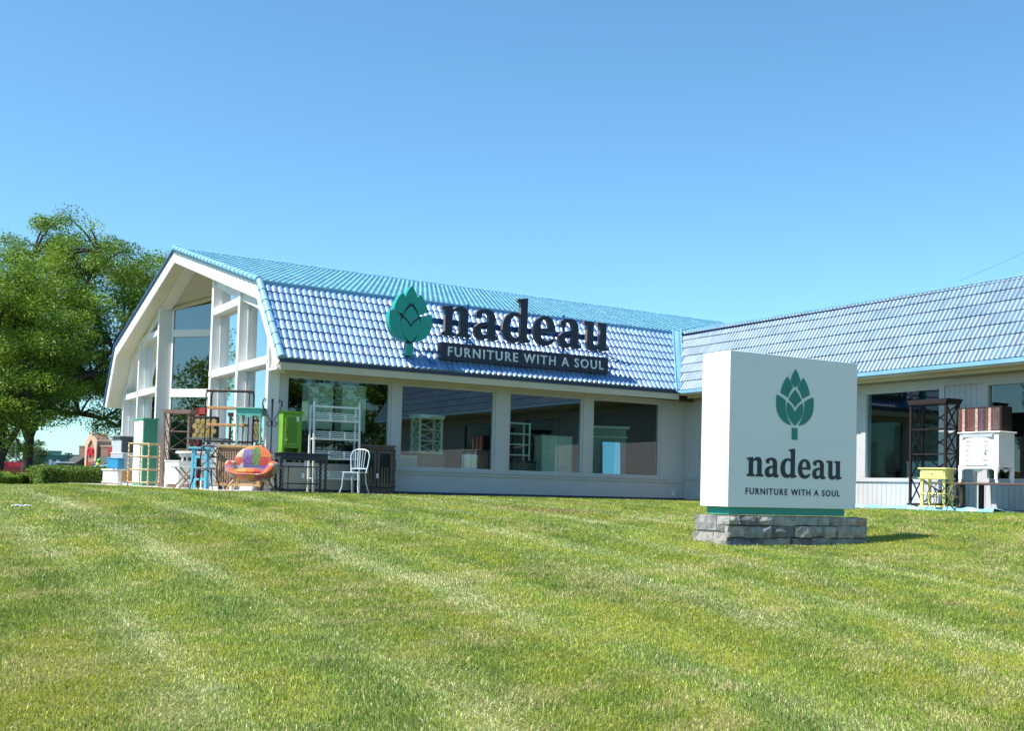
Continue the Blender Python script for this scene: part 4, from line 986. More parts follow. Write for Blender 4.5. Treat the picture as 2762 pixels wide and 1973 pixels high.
def aquatable():
    t = thing('console', 'small aqua console table with turned legs standing on the lattice cabinet', 'table', (-8.12, .24, 1.022), -.62)
    w, d, h = .60, .46, .86; m_ = mt['tealw']
    boxp(t, 'top', m_, (-w/2-.05, w/2+.05, -d/2-.04, d/2+.04, h-.025, h)); boxp(t, 'apron', m_, (-w/2, w/2, -d/2, d/2, h-.17, h-.0255))
    for z_, (xa, xb) in ((0, (-w/2, w/2)),):
        b = MB(); n = 12
        for i in range(n):
            a = (i+.5)/n; b.box(xa+(xb-xa)*i/n, xa+(xb-xa)*(i+1)/n, -d/2+.002, -d/2+.02, h-.17-.05*abs(math.cos(a*math.tau))**2, h-.1705)
        b.build('arched_apron', m_, t)
    for sx in (-1, 1):
        for sy in (-1, 1): b = MB(); b.box(sx*(w/2-.03)-.028, sx*(w/2-.03)+.028, sy*(d/2-.03)-.028, sy*(d/2-.03)+.028, h-.26, h-.171); b.lathe([(.012, 0), (.02, .04), (.028, .07), (.016, .09), (.022, .3), (.026, .48), (.016, .53), (.03, .57), (.02, h-.2605)], (sx*(w/2-.03), sy*(d/2-.03), 0), 10); b.build('leg', m_, t, smooth=True)
aquatable()
def bistro():
    t = thing('bistro_chair', 'dark cross back bistro chair at the edge of the concrete walk', 'chair', (-9.15, .20, 0), -.62)
    m_ = W('chair_dark', (.03, .018, .018), rough=.35)
    b = MB(); b.lathe([(.20, .455), (.215, .465), (.205, .485)], (0, 0, 0), 20); o = b.build('seat', mt['dkwood2'], t); o.scale = (1.05, 1.0, 1)
    for sx in (-1, 1):
        b = MB(); b.tube([(sx*.19, -.16, .46), (sx*.21, -.19, .25), (sx*.26, -.24, 0)], [.018, .016, .013], 8); b.build('leg', m_, t)
        b = MB(); b.tube([(sx*.26, .27, 0), (sx*.20, .20, .25), (sx*.19, .18, .46), (sx*.21, .22, .75), (sx*.19, .26, .98)], [.013, .016, .018, .016, .015], 8); b.build('leg', m_, t)
        b = MB(); b.tube([(sx*.20, -.19, .22), (sx*.15, -.10, .38), (0, 0, .44)], .009, 6); b.tube([(sx*.2, .19, .22), (sx*.14, .10, .38), (0, 0, .44)], .009, 6); b.build('bent_brace', m_, t)
    b = MB(); b.tube([(-.22, .25, .94), (-.12, .28, .985), (0, .29, .995), (.12, .28, .985), (.22, .25, .94)], .03, 8); b.build('top_rail', mt['slate'], t, smooth=True)
    b = MB(); b.tube([(-.18, .20, .52), (0, .26, .72), (.17, .265, .94)], .011, 6); b.tube([(.18, .20, .52), (0, .25, .72), (-.17, .265, .94)], .011, 6); b.build('cross_back', m_, t)
bistro()
def blueshelf():
    t = thing('step_shelf', 'sky blue painted ladder shelf behind the bistro chair', 'shelf', (-8.90, 1.60, 0), -.5)
    w, d, h = .36, .30, .98; m_ = mt['skyb']
    for sx in (-1, 1):
        for sy in (-1, 1): boxp(t, 'post', m_, (sx*w/2-(.05 if sx > 0 else 0), sx*w/2+(.05 if sx < 0 else 0), sy*d/2-(.04 if sy > 0 else 0), sy*d/2+(.04 if sy < 0 else 0), 0, h-.04))
    boxp(t, 'top', m_, (-w/2-.07, w/2+.07, -d/2-.03, d/2+.03, h-.0395, h))
    for z in (.20, .46, .72): boxp(t, 'shelf', m_, (-w/2+.0505, w/2-.0505, -d/2+.01, d/2-.01, z, z+.045))
blueshelf()
def xstool():
    t = thing('folding_table', 'small folding table with crossed brown wooden legs beside the white washstand', 'table', (-9.05, 2.30, 0), -.6)
    boxp(t, 'top', mt['ltgrey'], (-.30, .30, -.22, .22, .50, .52)); 
    for y in (-.18, .18):
        b = MB(); b.bar((-.24, y, 0), (.22, y, .499), .03, .045, (0, 1, 0)); b.build('leg', mt['oakd'], t)
        b = MB(); b.bar((.24, y+.032, 0), (-.22, y+.032, .499), .03, .045, (0, 1, 0)); b.build('leg', mt['oakd'], t)
xstool()
def washstand():
    t = thing('washstand', 'small white beadboard cupboard standing at the front of the walk', 'cabinet', (-8.90, 3.65, 0), -1.25)
    w, d, h = .62, .40, .68; m_ = mt['whitef']
    boxp(t, 'body', m_, (-w/2, w/2, -d/2, d/2, .09, h-.03)); boxp(t, 'top', m_, (-w/2-.02, w/2+.02, -d/2-.02, d/2+.02, h-.0295, h)); legs4(t, w, d, .0895, .03, m_)
    boxp(t, 'drawer', m_, (-w/2+.05, w/2-.05, -d/2-.015, -d/2-.001, h-.17, h-.06))
    o = MB()
    for k in range(9): x = -w/2+.06+k*(w-.12)/9; o.box(x, x+(w-.12)/9-.006, -d/2-.014, -d/2-.001, .13, h-.20)
    o.build('door', m_, t)
washstand()
def roundtop():
    t = thing('round_table', 'white oval top table behind the beadboard cupboard', 'table', (-8.55, 3.55, 0), -.3)
    b = MB(); b.lathe([(.42, .86), (.46, .875), (.46, .905), (.44, .915)], (0, 0, 0), 28); b.build('top', mt['whitef'], t); b = MB(); b.lathe([(.36, .78), (.38, .8595)], (0, 0, 0), 24); b.build('apron', mt['ltgrey'], t)
    for k in range(4): a = k*math.pi/2+.6; b = MB(); b.tube([(.32*math.cos(a), .32*math.sin(a), .78), (.36*math.cos(a), .36*math.sin(a), 0)], [.03, .02], 8); b.build('leg', mt['whitef'], t)
roundtop()
def greybox():
    chest('nightstand', 'pale grey nightstand behind the folding table', (-8.30, 2.35, 0), -.55, .55, .42, .66, 2, 1, mt['ltgrey'], mt['ltgrey'], .06, cat='nightstand')
greybox()
def crank():
    t = thing('crank_table', 'dark iron crank table with toothed wheels under the honeycomb chest', 'table', (-8.15, 3.65, 0), -.6)
    boxp(t, 'top', mt['slate'], (-.50, .50, -.30, .30, 1.24, 1.275))
    for c, r_ in (((-.22, -.20, 1.02), .17), ((-.20, -.20, .66), .20), ((.10, -.16, .50), .12), ((.22, -.18, .95), .14)):
        b = MB(); c = Vector(c); b.tube([c+Vector((math.cos(a)*r_, 0, math.sin(a)*r_)) for a in [k*math.tau/24 for k in range(24)]], .020, 6, closed=True)
        for k in range(6): a = k*math.tau/6; b.tube([c, c+Vector((math.cos(a)*r_, 0, math.sin(a)*r_))], .010, 5)
        b.build('gear_wheel', mt['black'], t)
    for x in (-.40, -.05, .38): b = MB(); b.tube([(x, 0, 0), (x*.8, 0, .5), (x*.6, .02, .9), (x, 0, 1.239)], .024, 7); b.build('leg', mt['black'], t)
    b = MB(); b.tube([(-.45, -.12, .36), (.45, -.12, .36)], .018, 6); b.tube([(-.45, .12, .80), (.45, .12, .80)], .018, 6); b.build('stretcher', mt['slate'], t)
crank()
def hive():
    t = thing('honeycomb_chest', 'brown chest faced with large hexagon tiles on the iron crank table', 'chest', (-8.28, 3.85, 1.278), -.65)
    b = MB(); b.box(-.18, .36, -.14, .20, 0, .56); b.build('body', mt['dkwood'], t, bevel=.01)
    b = MB(); s_ = .082
    for i in range(5):
        for j in range(4):
            x = -.15+j*s_*1.75+(s_*.87 if i % 2 else 0); z = .045+i*s_*1.5
            if x > .36 or z > .53: continue
            pts = [(x+s_*.98*math.sin(k*math.pi/3), z+s_*.98*math.cos(k*math.pi/3)) for k in range(6)]; q = random.uniform(.012, .03)
            vs = [(p[0], -.14-.001, p[1]) for p in pts]+[((p[0]-x)*.8+x, -.14-q, (p[1]-z)*.8+z) for p in pts]
            b.add(vs, [tuple(range(5, -1, -1)), tuple(range(6, 12))]+[(k, (k+1) % 6, (k+1) % 6+6, k+6) for k in range(6)])
    b.build('hexagon_tiles', mt['hive'], t)
hive()
xcase('bookcase', 'weathered brown bookcase with crossed side braces beside the gable post', (-8.50, 5.40, 0), -.62, .72, .44, 2.06, W('worn_brown', (.20, .13, .105), rough=.7), 4, foot=.06)
def bambooshelf():
    t = thing('bamboo_shelf', 'open bamboo pole shelf frame in front of the tall green drawer tower', 'shelf', (-8.96, 7.3, 0), -.72)
    w, d, h = .60, .62, 1.20; m_ = mt['bamboo']
    def pole(a, c, nm, r=.024):
        a = Vector(a); c = Vector(c); n = max(2, int((c-a).length/.11)); pts = []; rr = []
        for i in range(n+1):
            p = a+(c-a)*i/n; u = (c-a).normalized()*.006
            if 0 < i < n: pts += [p-u, p, p+u]; rr += [r, r*1.22, r]
            else: pts.append(p); rr.append(r)
        b = MB(); b.tube(pts, rr, 8); return b.build(nm, m_, t, smooth=True)
    for sx in (-1, 1):
        for sy in (-1, 1): pole((sx*w/2, sy*d/2, 0), (sx*w/2, sy*d/2, h), 'leg')
    for z in (.10, .46, .82, 1.17):
        for sy in (-1, 1): pole((-w/2+.02, sy*d/2, z), (w/2-.02, sy*d/2, z), 'rail', .021)
        for sx in (-1, 1): pole((sx*w/2, -d/2+.02, z), (sx*w/2, d/2-.02, z), 'rail', .021)
bambooshelf()
def greentower():
    t = thing('drawer_tower', 'tall narrow green cabinet with six cream drawers beside the bamboo shelf', 'cabinet', (-8.28, 10.4, 0), Q+.12)
    w, d, h = .86, .42, 2.04
    boxp(t, 'body', mt['greenw'], (-w/2, w/2, -d/2, d/2, 0, h-.06)); b = MB(); b.prism([(-w/2-.03, h-.0), (w/2+.03, h), (w/2, h-.06), (-w/2, h-.06)], 'y', -d/2-.03, d/2+.03); b.build('cornice', mt['greenw'], t)
    for i in range(6):
        z0 = .08+i*.315; o = boxp(t, 'drawer', mt['creamw'], (-w/2+.04, w/2-.04, -d/2-.018, -d/2-.001, z0, z0+.305)); knob(o, 0, -d/2-.018, z0+.15, mt['ltgrey'])
greentower()
def hutch():
    t = thing('hutch', 'slate hutch with an arched pale door panel on top of the grey cabinets', 'cabinet', (-8.36, 13.2, .94), Q+.12)
    w, d, h = .95, .40, .62
    boxp(t, 'body', mt['slate'], (-w/2, w/2, -d/2, d/2, 0, h-.05)); b = MB(); b.prism([(-w/2-.10, h), (w/2+.06, h), (w/2, h-.05), (-w/2, h-.05)], 'y', -d/2-.08, d/2+.02); b.build('cornice', mt['slate'], t)
    b = MB(); b.prism([(-w/2+.03, .02), (w/2-.03, .02), (w/2-.03, h-.16), (w/2-.12, h-.13), (w/2-.2, h-.09), (-w/2+.2, h-.09), (-w/2+.12, h-.13), (-w/2+.03, h-.16)], 'y', -d/2-.02, -d/2-.001); b.build('door', mt['ltgrey'], t)
hutch()
chest('filing_chest', 'plain light grey chest under the slate hutch on the long sideboard', (-8.40, 13.25, .50), Q+.12, .85, .42, .43, 2, 1, mt['ltgrey'], mt['ltgrey'], .01, cat='chest', legs=False)
b = thing('storage_box', 'light grey lidded box on the sideboard with a blue tub in front', 'box', (-8.62, 12.1, .50), Q+.5)
boxp(b, 'body', mt['ltgrey'], (-.28, .28, -.2, .2, 0, .48)); boxp(b, 'lid', mt['whitef'], (-.29, .29, -.21, .21, .4805, .51)); 
b = thing('blue_tub', 'sky blue tub on the sideboard beside the bamboo shelf', 'tub', (-8.88, 11.65, .50), Q+.55)
boxp(b, 'body', mt['blueb'], (-.25, .25, -.14, .14, 0, .30), bevel=.02); boxp(b, 'rim', mt['blueb'], (-.26, .26, -.15, .15, .3005, .33), bevel=.01)
def sideboard():
    t = thing('sideboard', 'long low distressed white sideboard with wood side at the far end of the walk', 'sideboard', (-8.52, 12.6, 0), Q+.10)
    w, d, h = 1.9, .60, .495
    boxp(t, 'carcass', mt['whited'], (-w/2, w/2, -d/2, d/2-.0, .09, h-.035)); boxp(t, 'top', mt['whitef'], (-w/2-.04, w/2+.04, -d/2-.05, d/2+.02, h-.0345, h)); boxp(t, 'base_rail', mt['whited'], (-w/2-.03, w/2+.03, -d/2-.03, d/2, .05, .0895))
    boxp(t, 'side_panel', mt['plank'], (w/2+.001, w/2+.012, -d/2+.03, d/2-.03, .12, h-.06)); legs4(t, w, d, .0495, .04, mt['whited'])
    for i in range(3):
        x0 = -w/2+.06+i*(w-.12)/3; o = boxp(t, 'door', mt['whited'], (x0+.01, x0+(w-.12)/3-.01, -d/2-.015, -d/2-.001, .12, h-.06)); boxp(o, 'door_panel', mt['whitef'], (x0+.06, x0+(w-.12)/3-.06, -d/2-.024, -d/2-.016, .16, h-.10))
sideboard()

# ------------------------------------------------------------------ interior things seen through the front glass
chest('tall_chest', 'dim pale chest standing high behind the first window glass, left one', (-6.35, .8, 1.45), 0, .62, .45, 1.15, 4, 1, mt['creamw'], mt['creamw'], .05, group='chests behind the first window')
chest('tall_chest', 'dim pale chest standing high behind the first window glass, right one', (-5.5, .8, 1.45), 0, .62, .45, 1.15, 4, 1, mt['creamw'], mt['creamw'], .05, group='chests behind the first window')
b = thing('display_plinth', 'dark display platform behind the first window', 'platform', (-5.9, .8, 0)); boxp(b, 'deck', mt['dkwood'], (-1.0, 1.0, -.4, .4, 1.38, 1.445)); boxp(b, 'base', mt['dkwood'], (-.95, .95, -.35, .35, .006, 1.3795))
xcase('display_bookcase', 'white bookcase with crossed sides behind the second window glass', (-3.45, .72, 1.02), .3, .80, .34, .98, mt['creamw'], 3, foot=.05)
chest('drawer_chest', 'pale wood drawer chest under the white crossed bookcase behind second window', (-3.40, .78, .006), .1, .80, .42, 1.0, 4, 1, mt['oakd'], mt['oakd'], .05, cat='dresser')
chest('drawer_chest', 'low pale chest at the left inside the second window', (-4.25, .70, .006), 0, .9, .4, .95, 3, 2, mt['creamw'], mt['ltgrey'], .05)
b = thing('price_poster', 'pale paper posters leaning inside the lower right of the second window', 'poster', (-2.35, .42, .66), .05)
boxp(b, 'sheet', mt['paper'], (-.24, .22, 0, .006, 0, .38), bevel=0); o = boxp(b, 'sheet', mt['creamw'], (-.20, .18, -.02, -.014, 0, .27), bevel=0); o.rotation_euler.y = .06
def openshelf(name, label, loc, rz, w, d, h, mat, n=3):
    t = thing(name, label, 'shelf', loc, rz)
    for sx in (-1, 1):
        for sy in (-1, 1): boxp(t, 'post', mat, (sx*w/2-(.035 if sx > 0 else 0), sx*w/2+(.035 if sx < 0 else 0), sy*d/2-(.035 if sy > 0 else 0), sy*d/2+(.035 if sy < 0 else 0), 0, h))
    for i in range(n+1): boxp(t, 'shelf', mat, (-w/2-.01, w/2+.01, -d/2, d/2, .12+(h-.12)*i/n, .15+(h-.12)*i/n))
openshelf('display_shelf', 'white open shelf behind the left part of the third window', (-.95, .62, .95), 0, .78, .34, .95, mt['whitef'])
chest('display_counter', 'dark low counter under the white open shelf', (-.95, .66, .006), 0, 1.1, .5, .93, 2, 2, mt['dkwood'], mt['dkwood2'], .05, cat='counter')
chest('display_cabinet', 'pale cabinet behind the right part of the third window', (.40, .85, .3), 0, .95, .42, 1.35, 3, 2, mt['creamw'], mt['creamw'], .35)
t = thing('mirror_wardrobe', 'grey green wardrobe with bright mirrored door behind the fourth window', 'wardrobe', (2.38, 1.1, .006), -.40)
boxp(t, 'body', M('sage', (.22, .27, .25), .5), (-.50, .50, -.0, .45, 0, 1.96)); boxp(t, 'cornice', mt['whitef'], (-.58, .58, -.06, .48, 1.9605, 2.02)); boxp(t, 'trim', mt['whitef'], (-.55, .55, -.02, -.001, 1.70, 1.73))
o = boxp(t, 'mirror', mt['mirror'], (-.18, .32, -.03, -.022, .35, 1.58), bevel=0); boxp(t, 'mirror_frame', M('sage2', (.16, .20, .19), .5), (-.24, .38, -.021, -.001, .28, 1.64))
o.rotation_euler.x = -.11; o.location.y = -.20
openshelf('side_shelf', 'pale shelf unit behind the glass of the far right window', (5.2, -11.3, .006), Q, 1.0, .4, 1.9, mt['tealw'], 4)
chest('side_chest', 'dim cupboard behind the glass of the side window', (5.1, -7.9, .006), Q, 1.3, .5, 1.05, 2, 2, mt['ltgrey'], mt['ltgrey'], .05)

# ------------------------------------------------------------------ trees
def leafcloud(centers, radii, per, size, cols, rs_, flat_=.6, droop=0.):
    C_ = np.repeat(centers, per, 0); Rr = np.repeat(radii, per, 0); n = len(C_)
    p = rs_.normal(0, 1, (n, 3)); p /= np.linalg.norm(p, axis=1)[:, None]; p *= (rs_.uniform(0, 1, n)**.45)[:, None]
    P = C_+p*Rr
    a = rs_.normal(0, 1, (n, 3)); a[:, 2] = a[:, 2]*.5-droop; a /= np.linalg.norm(a, axis=1)[:, None]
    b_ = rs_.normal(0, 1, (n, 3)); b_ -= a*(a*b_).sum(1)[:, None]; b_ /= np.linalg.norm(b_, axis=1)[:, None]
    L = size*rs_.uniform(.6, 1.4, n)[:, None]; Wd = L*.42
    V = np.stack([P-a*L/2, P+b_*Wd/2, P+a*L/2, P-b_*Wd/2], 1).reshape(-1, 3)
    cc = np.repeat(rs_.uniform(0, 1, len(centers)), per)*.78+rs_.uniform(0, 1, n)*.22
    col = np.array(cols[0])*(1-cc)[:, None]+np.array(cols[1])*cc[:, None]
    return V, np.arange(n*4), col
def limb_tree(name, label, base, trunk, H, crown_c, crown_r, nclump, per, leaf, cols, seed, limbs, cr=.75, cat='tree', group=None, droop=.5, trunk_r=.32):
    rs_ = np.random.default_rng(seed); rr = random.Random(seed)
    t = thing(name, label, cat, base, 0, group)
    tips = []; b = MB()
    b.tube(trunk, np.linspace(trunk_r*1.15, trunk_r*.8, len(trunk)), 12); top_ = Vector(trunk[-1])
    for L in limbs:
        pts = [Vector(p) for p in L]; b.tube(pts, np.linspace(trunk_r*.62, .05, len(pts)), 9)
        for k in range(1, len(pts)): 
            for q in range(5):
                d = Vector((rr.uniform(-1, 1), rr.uniform(-1, 1), rr.uniform(-.15, .8))); d.normalize(); Ls = rr.uniform(.8, 2.0)*H/12
                e_ = pts[k]+d*Ls; mid = pts[k]+d*Ls*.5+Vector((0, 0, .15)); b.tube([pts[k], mid, e_], [.07, .05, .02], 6); tips.append(e_)
    b.build('trunk', mt['bark'], t, smooth=True)
    # clumps through the crown volume, biased to the shell, with gaps
    cs = []; cc = np.array(crown_c); R3 = np.array(crown_r)
    while len(cs) < nclump:
        p = rs_.normal(0, 1, 3); p /= np.linalg.norm(p); rad = rs_.uniform(.35, 1)**.5
        lump = 1+.09*math.sin(p[0]*5+seed)+.08*math.sin(p[1]*6+p[2]*5+seed*2)
        q = cc+p*R3*rad*lump
        if q[2] < cc[2]-R3[2]*.66: continue
        cs.append(q)
    cs += [np.array(tuple(x_)) for x_ in tips]
    cs = np.array(cs); rad = np.stack([rs_.uniform(.6, 1.25, len(cs))*cr, rs_.uniform(.6, 1.25, len(cs))*cr, rs_.uniform(.4, .75, len(cs))*cr], 1)
    V, I, col = leafcloud(cs, rad, per, leaf, cols, rs_, droop=droop)
    fastmesh('crown', V, 4, I, mt['leaf'], col, t)
    return t
LC = ((.035, .11, .012), (.26, .38, .03))
def P_(px, py, F, base): return tuple(at(px, py, F)-Vector(base))
B1 = at(72, 1300, 52); B1.z = -.12
q = lambda px, py, dF=0: P_(px, py, 52+dF, B1)
limb_tree('honey_locust', 'big leafy tree with forked trunk rising behind the clipped hedge', B1,
  [(0, 0, -.1), q(72, 1270), q(76, 1225), q(80, 1180)], 12, q(212, 884), (4.35, 4.4, 4.75), 320, 380, .115, LC, 4,
  [[q(80, 1185), q(100, 1135), q(126, 1082), q(160, 1010, -1), q(205, 920, -1), q(240, 830, -1)],
   [q(78, 1200), q(84, 1120, 1), q(95, 1030, 1), q(110, 930, 1), q(104, 820, 0), q(88, 690, 0)],
   [q(77, 1195), q(60, 1140), q(48, 1060, -1), q(50, 960, -2), q(60, 850, -2)],
   [q(105, 1125), q(160, 1113, 2), q(215, 1118, 3), q(280, 1130, 3), q(320, 1150, 3)],
   [q(118, 1100), q(180, 1060, -2), q(250, 1010, -3), q(305, 940, -3), q(335, 870, -2)],
   [q(150, 1020), q(175, 930, -3), q(200, 850, -3), q(245, 740, -2), q(266, 680, -2)]], cr=.85, trunk_r=.24)
B0 = at(-12, 1300, 47); B0.z = -.12
q = lambda px, py, dF=0: P_(px, py, 47+dF, B0)
limb_tree('honey_locust', 'leafy tree at the left edge with dark trunk leaning right', B0,
  [(0, 0, -.1), q(-10, 1270), q(-4, 1240), q(8, 1210)], 11, q(20, 930), (3.1, 3.4, 3.7), 150, 420, .115, LC, 9,
  [[q(8, 1212), q(34, 1180), q(52, 1150, -1), q(70, 1090, -1), q(80, 1000, -1)],
   [q(-6, 1245), q(-16, 1160), q(-14, 1050), q(-8, 940), q(0, 860)],
   [q(2, 1225), q(12, 1130, 1), q(20, 1030, 2), q(34, 930, 2), q(40, 860, 2)]], cr=.85, trunk_r=.27)
# trees that the gable glass mirrors (across the street, left of the shop)
for k, (x, y, H, lab) in enumerate(((-56, -1.2, 10.5, 'broad leafy tree across the street mirrored in the tall gable pane'), (-58, 30, 12, 'leafy street tree far left of the shop beyond the lawn'), (-30, 40, 12, 'leafy tree left of the parking lot beyond the lawn'))):
    limb_tree('street_tree', lab, (x, y, -.1), [(0, 0, 0), (.1, 0, 1.5), (.1, .1, 3)], H, (0, 0, H*.58), (H*.42, H*.42, H*.36), 70, 110, .3, LC, 20+k,
      [[(.1, .1, 3), (1, .5, H*.45), (1.5, 1, H*.7)], [(.1, .1, 3), (-1, .4, H*.45), (-1.6, 0, H*.7)], [(.1, .1, 2.8), (.2, -1, H*.5), (.3, -1.5, H*.75)]], cr=1.3, group='street trees left of the shop', trunk_r=.25)
bb = at(66, 1290, 150); bb.z = 0
limb_tree('distant_tree', 'small grey green round tree seen between the two trunks', bb, [(0, 0, 0), (0, 0, 2)], 5, (-.3, 0, 2.9), (3.2, 3, 1.9), 60, 90, .28, ((.06, .11, .04), (.15, .21, .07)), 31, [[(0, 0, 1.6), (.8, 0, 3)]], cr=.9, trunk_r=.2)
for k, (x, y, H, lab) in enumerate(((2, -62, 11, 'leafy tree across the street behind the photographer, nearest the wing'), (13, -66, 12, 'leafy tree across the street behind the photographer, middle of three'), (24, -58, 12, 'leafy tree across the street behind the photographer, farthest right'))):
    limb_tree('street_tree', lab, (x, y, -1.6), [(0, 0, 0), (.1, 0, 1.5), (.1, .1, 3)], H, (0, 0, H*.52), (H*.55, H*.42, H*.5), 150, 130, .42, LC, 40+k,
      [[(.1, .1, 3), (1, .5, H*.45), (1.5, 1, H*.7)], [(.1, .1, 3), (-1, .4, H*.45), (-1.6, 0, H*.7)]], cr=1.5, group='street trees behind the photographer', trunk_r=.25)
# ------------------------------------------------------------------ hedge and bed plants
def hedge():
    t = thing('hedge', 'clipped boxy green hedge on the lawn edge beside the shop', 'hedge', (-8.80, 19.6, -.16))
    rs_ = np.random.default_rng(5); n = 34000; hx, hy, hz = 1.40, 2.1, .68
    f = rs_.uniform(size=n); P = np.zeros((n, 3)); u, v = rs_.uniform(-1, 1, n), rs_.uniform(-1, 1, n)
    top_ = f < .4; fr = (f >= .4) & (f < .72); lf = f >= .72
    P[top_] = np.stack([u*hx, v*hy, np.full(n, hz)], 1)[top_]; P[fr] = np.stack([u*hx, np.full(n, -hy), (v+1)/2*hz], 1)[fr]; P[lf] = np.stack([np.full(n, -hx), u*hy, (v+1)/2*hz], 1)[lf]
    # round the shoulders and roughen
    P[:, 2] += .05*np.sin(P[:, 0]*5+1)*np.cos(P[:, 1]*3)*(P[:, 2] > .3); e_ = np.maximum(np.abs(P[:, 0])/hx, np.abs(P[:, 1])/hy); P[:, 2] -= .10*np.clip(e_-.85, 0, 1)/.15*(P[:, 2] > .6)
    P += rs_.normal(0, .035, (n, 3)); P[:, 2] = np.maximum(P[:, 2], .02)
    a = rs_.normal(0, 1, (n, 3)); a /= np.linalg.norm(a, axis=1)[:, None]; b_ = rs_.normal(0, 1, (n, 3)); b_ -= a*(a*b_).sum(1)[:, None]; b_ /= np.linalg.norm(b_, axis=1)[:, None]
    L = rs_.uniform(.04, .09, n)[:, None]; V = np.stack([P-a*L/2, P+b_*L*.3, P+a*L/2, P-b_*L*.3], 1).reshape(-1, 3)
    c = rs_.uniform(0, 1, n)[:, None]; col = np.array([.06, .13, .02])*(1-c)+np.array([.20, .30, .05])*c
    fastmesh('foliage', V, 4, np.arange(n*4), mt['leaf'], col, t)
    b = MB(); b.box(-hx+.08, hx-.08, -hy+.08, hy-.08, 0, hz-.14); b.build('inner_twigs', M('twigs', (.012, .022, .008), .9), t)
hedge()
def clumpplant(name, label, loc, r, h, n, cols, seed, flowers=None, cat='plant', group=None):
    rs_ = np.random.default_rng(seed); t = thing(name, label, cat, loc, 0, group)
    a = rs_.uniform(0, 6.28, n); l = rs_.uniform(.5, 1, n); rad = r*rs_.uniform(.0, 1, n)**.5; bx, by = np.cos(a)*rad*.5, np.sin(a)*rad*.5
    tip = np.stack([bx+np.cos(a)*r*.6*l, by+np.sin(a)*r*.6*l, h*l*.75], 1); mid = np.stack([bx+np.cos(a)*r*.25*l, by+np.sin(a)*r*.25*l, h*l], 1); b0 = np.stack([bx, by, np.zeros(n)], 1)
    s_ = np.stack([-np.sin(a), np.cos(a), np.zeros(n)], 1)*.022
    V = np.stack([b0, mid-s_, tip, mid+s_], 1).reshape(-1, 3); c = rs_.uniform(0, 1, n)[:, None]; col = np.array(cols[0])*(1-c)+np.array(cols[1])*c
    fastmesh('leaves', V, 4, np.arange(n*4), mt['leaf'], col, t)
    if flowers:
        b = MB()
        for k in range(flowers): x, y = rs_.uniform(-r*.7, r*.7, 2); z = h*rs_.uniform(.85, 1.1); b.tube([(x, y, z*.5), (x, y, z)], .006, 4); b.lathe([(.01, 0), (.045, .04), (.06, .06)], (x, y, z), 6)
        b.build('flowers', M('orange_petals', (.75, .26, .03), .6), t)
rp = random.Random(2)
cpos = [(8, 41, .44, 1), (30, 42.5, .40, 1), (52, 42, .46, 1), (45, 44, .42, 0), (22, 40, .36, 0), (68, 43, .44, 1), (-14, 42, .45, 0), (2, 44, .5, 0)]
whr = ['at the left edge of the photo, flowering', 'flowering, in front of the red container', 'flowering, just left of the tree trunk', 'without flowers behind the flowering clumps', 'low and without flowers in front of the others', 'flowering, next to the hedge end', 'without flowers just outside the left edge', 'tall and without flowers behind the leftmost clump']
for i, (px, F, h, fl) in enumerate(cpos):
    p = at(px, 1312, F); clumpplant('daylily', 'green strap leaved daylily clump '+whr[i], (p.x, p.y, -.13), .42, h, 420, ((.05, .14, .015), (.20, .33, .03)), 50+i, 5 if fl else None, group='daylilies in the bed left of the hedge')
p = at(277, 1312, 40); clumpplant('small_shrub', 'little bright green plant between the hedge and the white sideboard', (p.x, p.y, -.13), .16, .28, 260, ((.10, .22, .03), (.26, .40, .06)), 77)
b = MB()
for i in range(5): b.box(-14.15+i*.055, -14.15+i*.055+.05, -8.7+.03*math.sin(i*2), -8.62+.03*math.sin(i*2), float(gz(-8.66))+.012, float(gz(-8.66))+.030+.008*(i % 2))
tag(b.build('paper_scrap', mt['paper'], bevel=.004), 'thin white scrap lying in the grass at far left', 'litter')

# ------------------------------------------------------------------ background beyond the hedge
def car(name, label, loc, rz, paint, L=4.6, Wd=1.8, H=1.45):
    t = thing(name, label, 'car', loc, rz, 'cars parked in the lot')
    prof = [(-L/2, .35), (-L/2, .75), (-L/2+.25, .92), (-L/2+1.05, .97), (L/2-1.2, .97), (L/2-.2, .85), (L/2, .6), (L/2, .35)]
    b = MB(); b.prism([(x, z) for x, z in prof], 'y', -Wd/2, Wd/2); b.build('body', paint, t, bevel=.04, smooth=True)
    b = MB(); cab = [(-L/2+.75, .965), (-L/2+1.35, H-.02), (L/2-2.0, H-.02), (L/2-1.25, .965)]
    b.prism(cab, 'y', -Wd/2+.12, Wd/2-.12); b.build('windows', mt['cglass'], t, bevel=.03)
    b = MB(); b.prism([(-L/2+1.3, H-.06), (-L/2+1.45, H), (L/2-2.1, H), (L/2-1.95, H-.06)], 'y', -Wd/2+.10, Wd/2-.10); b.build('roof', paint, t, bevel=.02)
    for sx in (-1, 1):
        for sy in (-1, 1):
            b = MB(); b.lathe([(.2, -.1), (.32, -.1), (.33, -.06), (.33, .06), (.32, .1), (.2, .1)], (0, 0, 0), 20); o = b.build('wheel', mt['rubber'], t, smooth=True, loc=(sx*(L/2-.85), sy*(Wd/2-.08), .33)); o.rotation_euler.x = math.pi/2
            b = MB(); b.lathe([(.02, -.105), (.19, -.105), (.19, .105), (.02, .105)], (0, 0, 0), 14); b.build('rim', mt['chrome'], o)
    for sy in (-1, 1):
        boxp(t, 'headlight', mt['chrome'], (L/2-.12, L/2+.01, sy*.62-.18, sy*.62+.18, .62, .74), bevel=.01)
    return t
p = at(170, 1290, 95); car('parked_car', 'white car whose roof shows above the hedge', (p.x+.3, p.y, -.02), R_(10), mt['caru'])
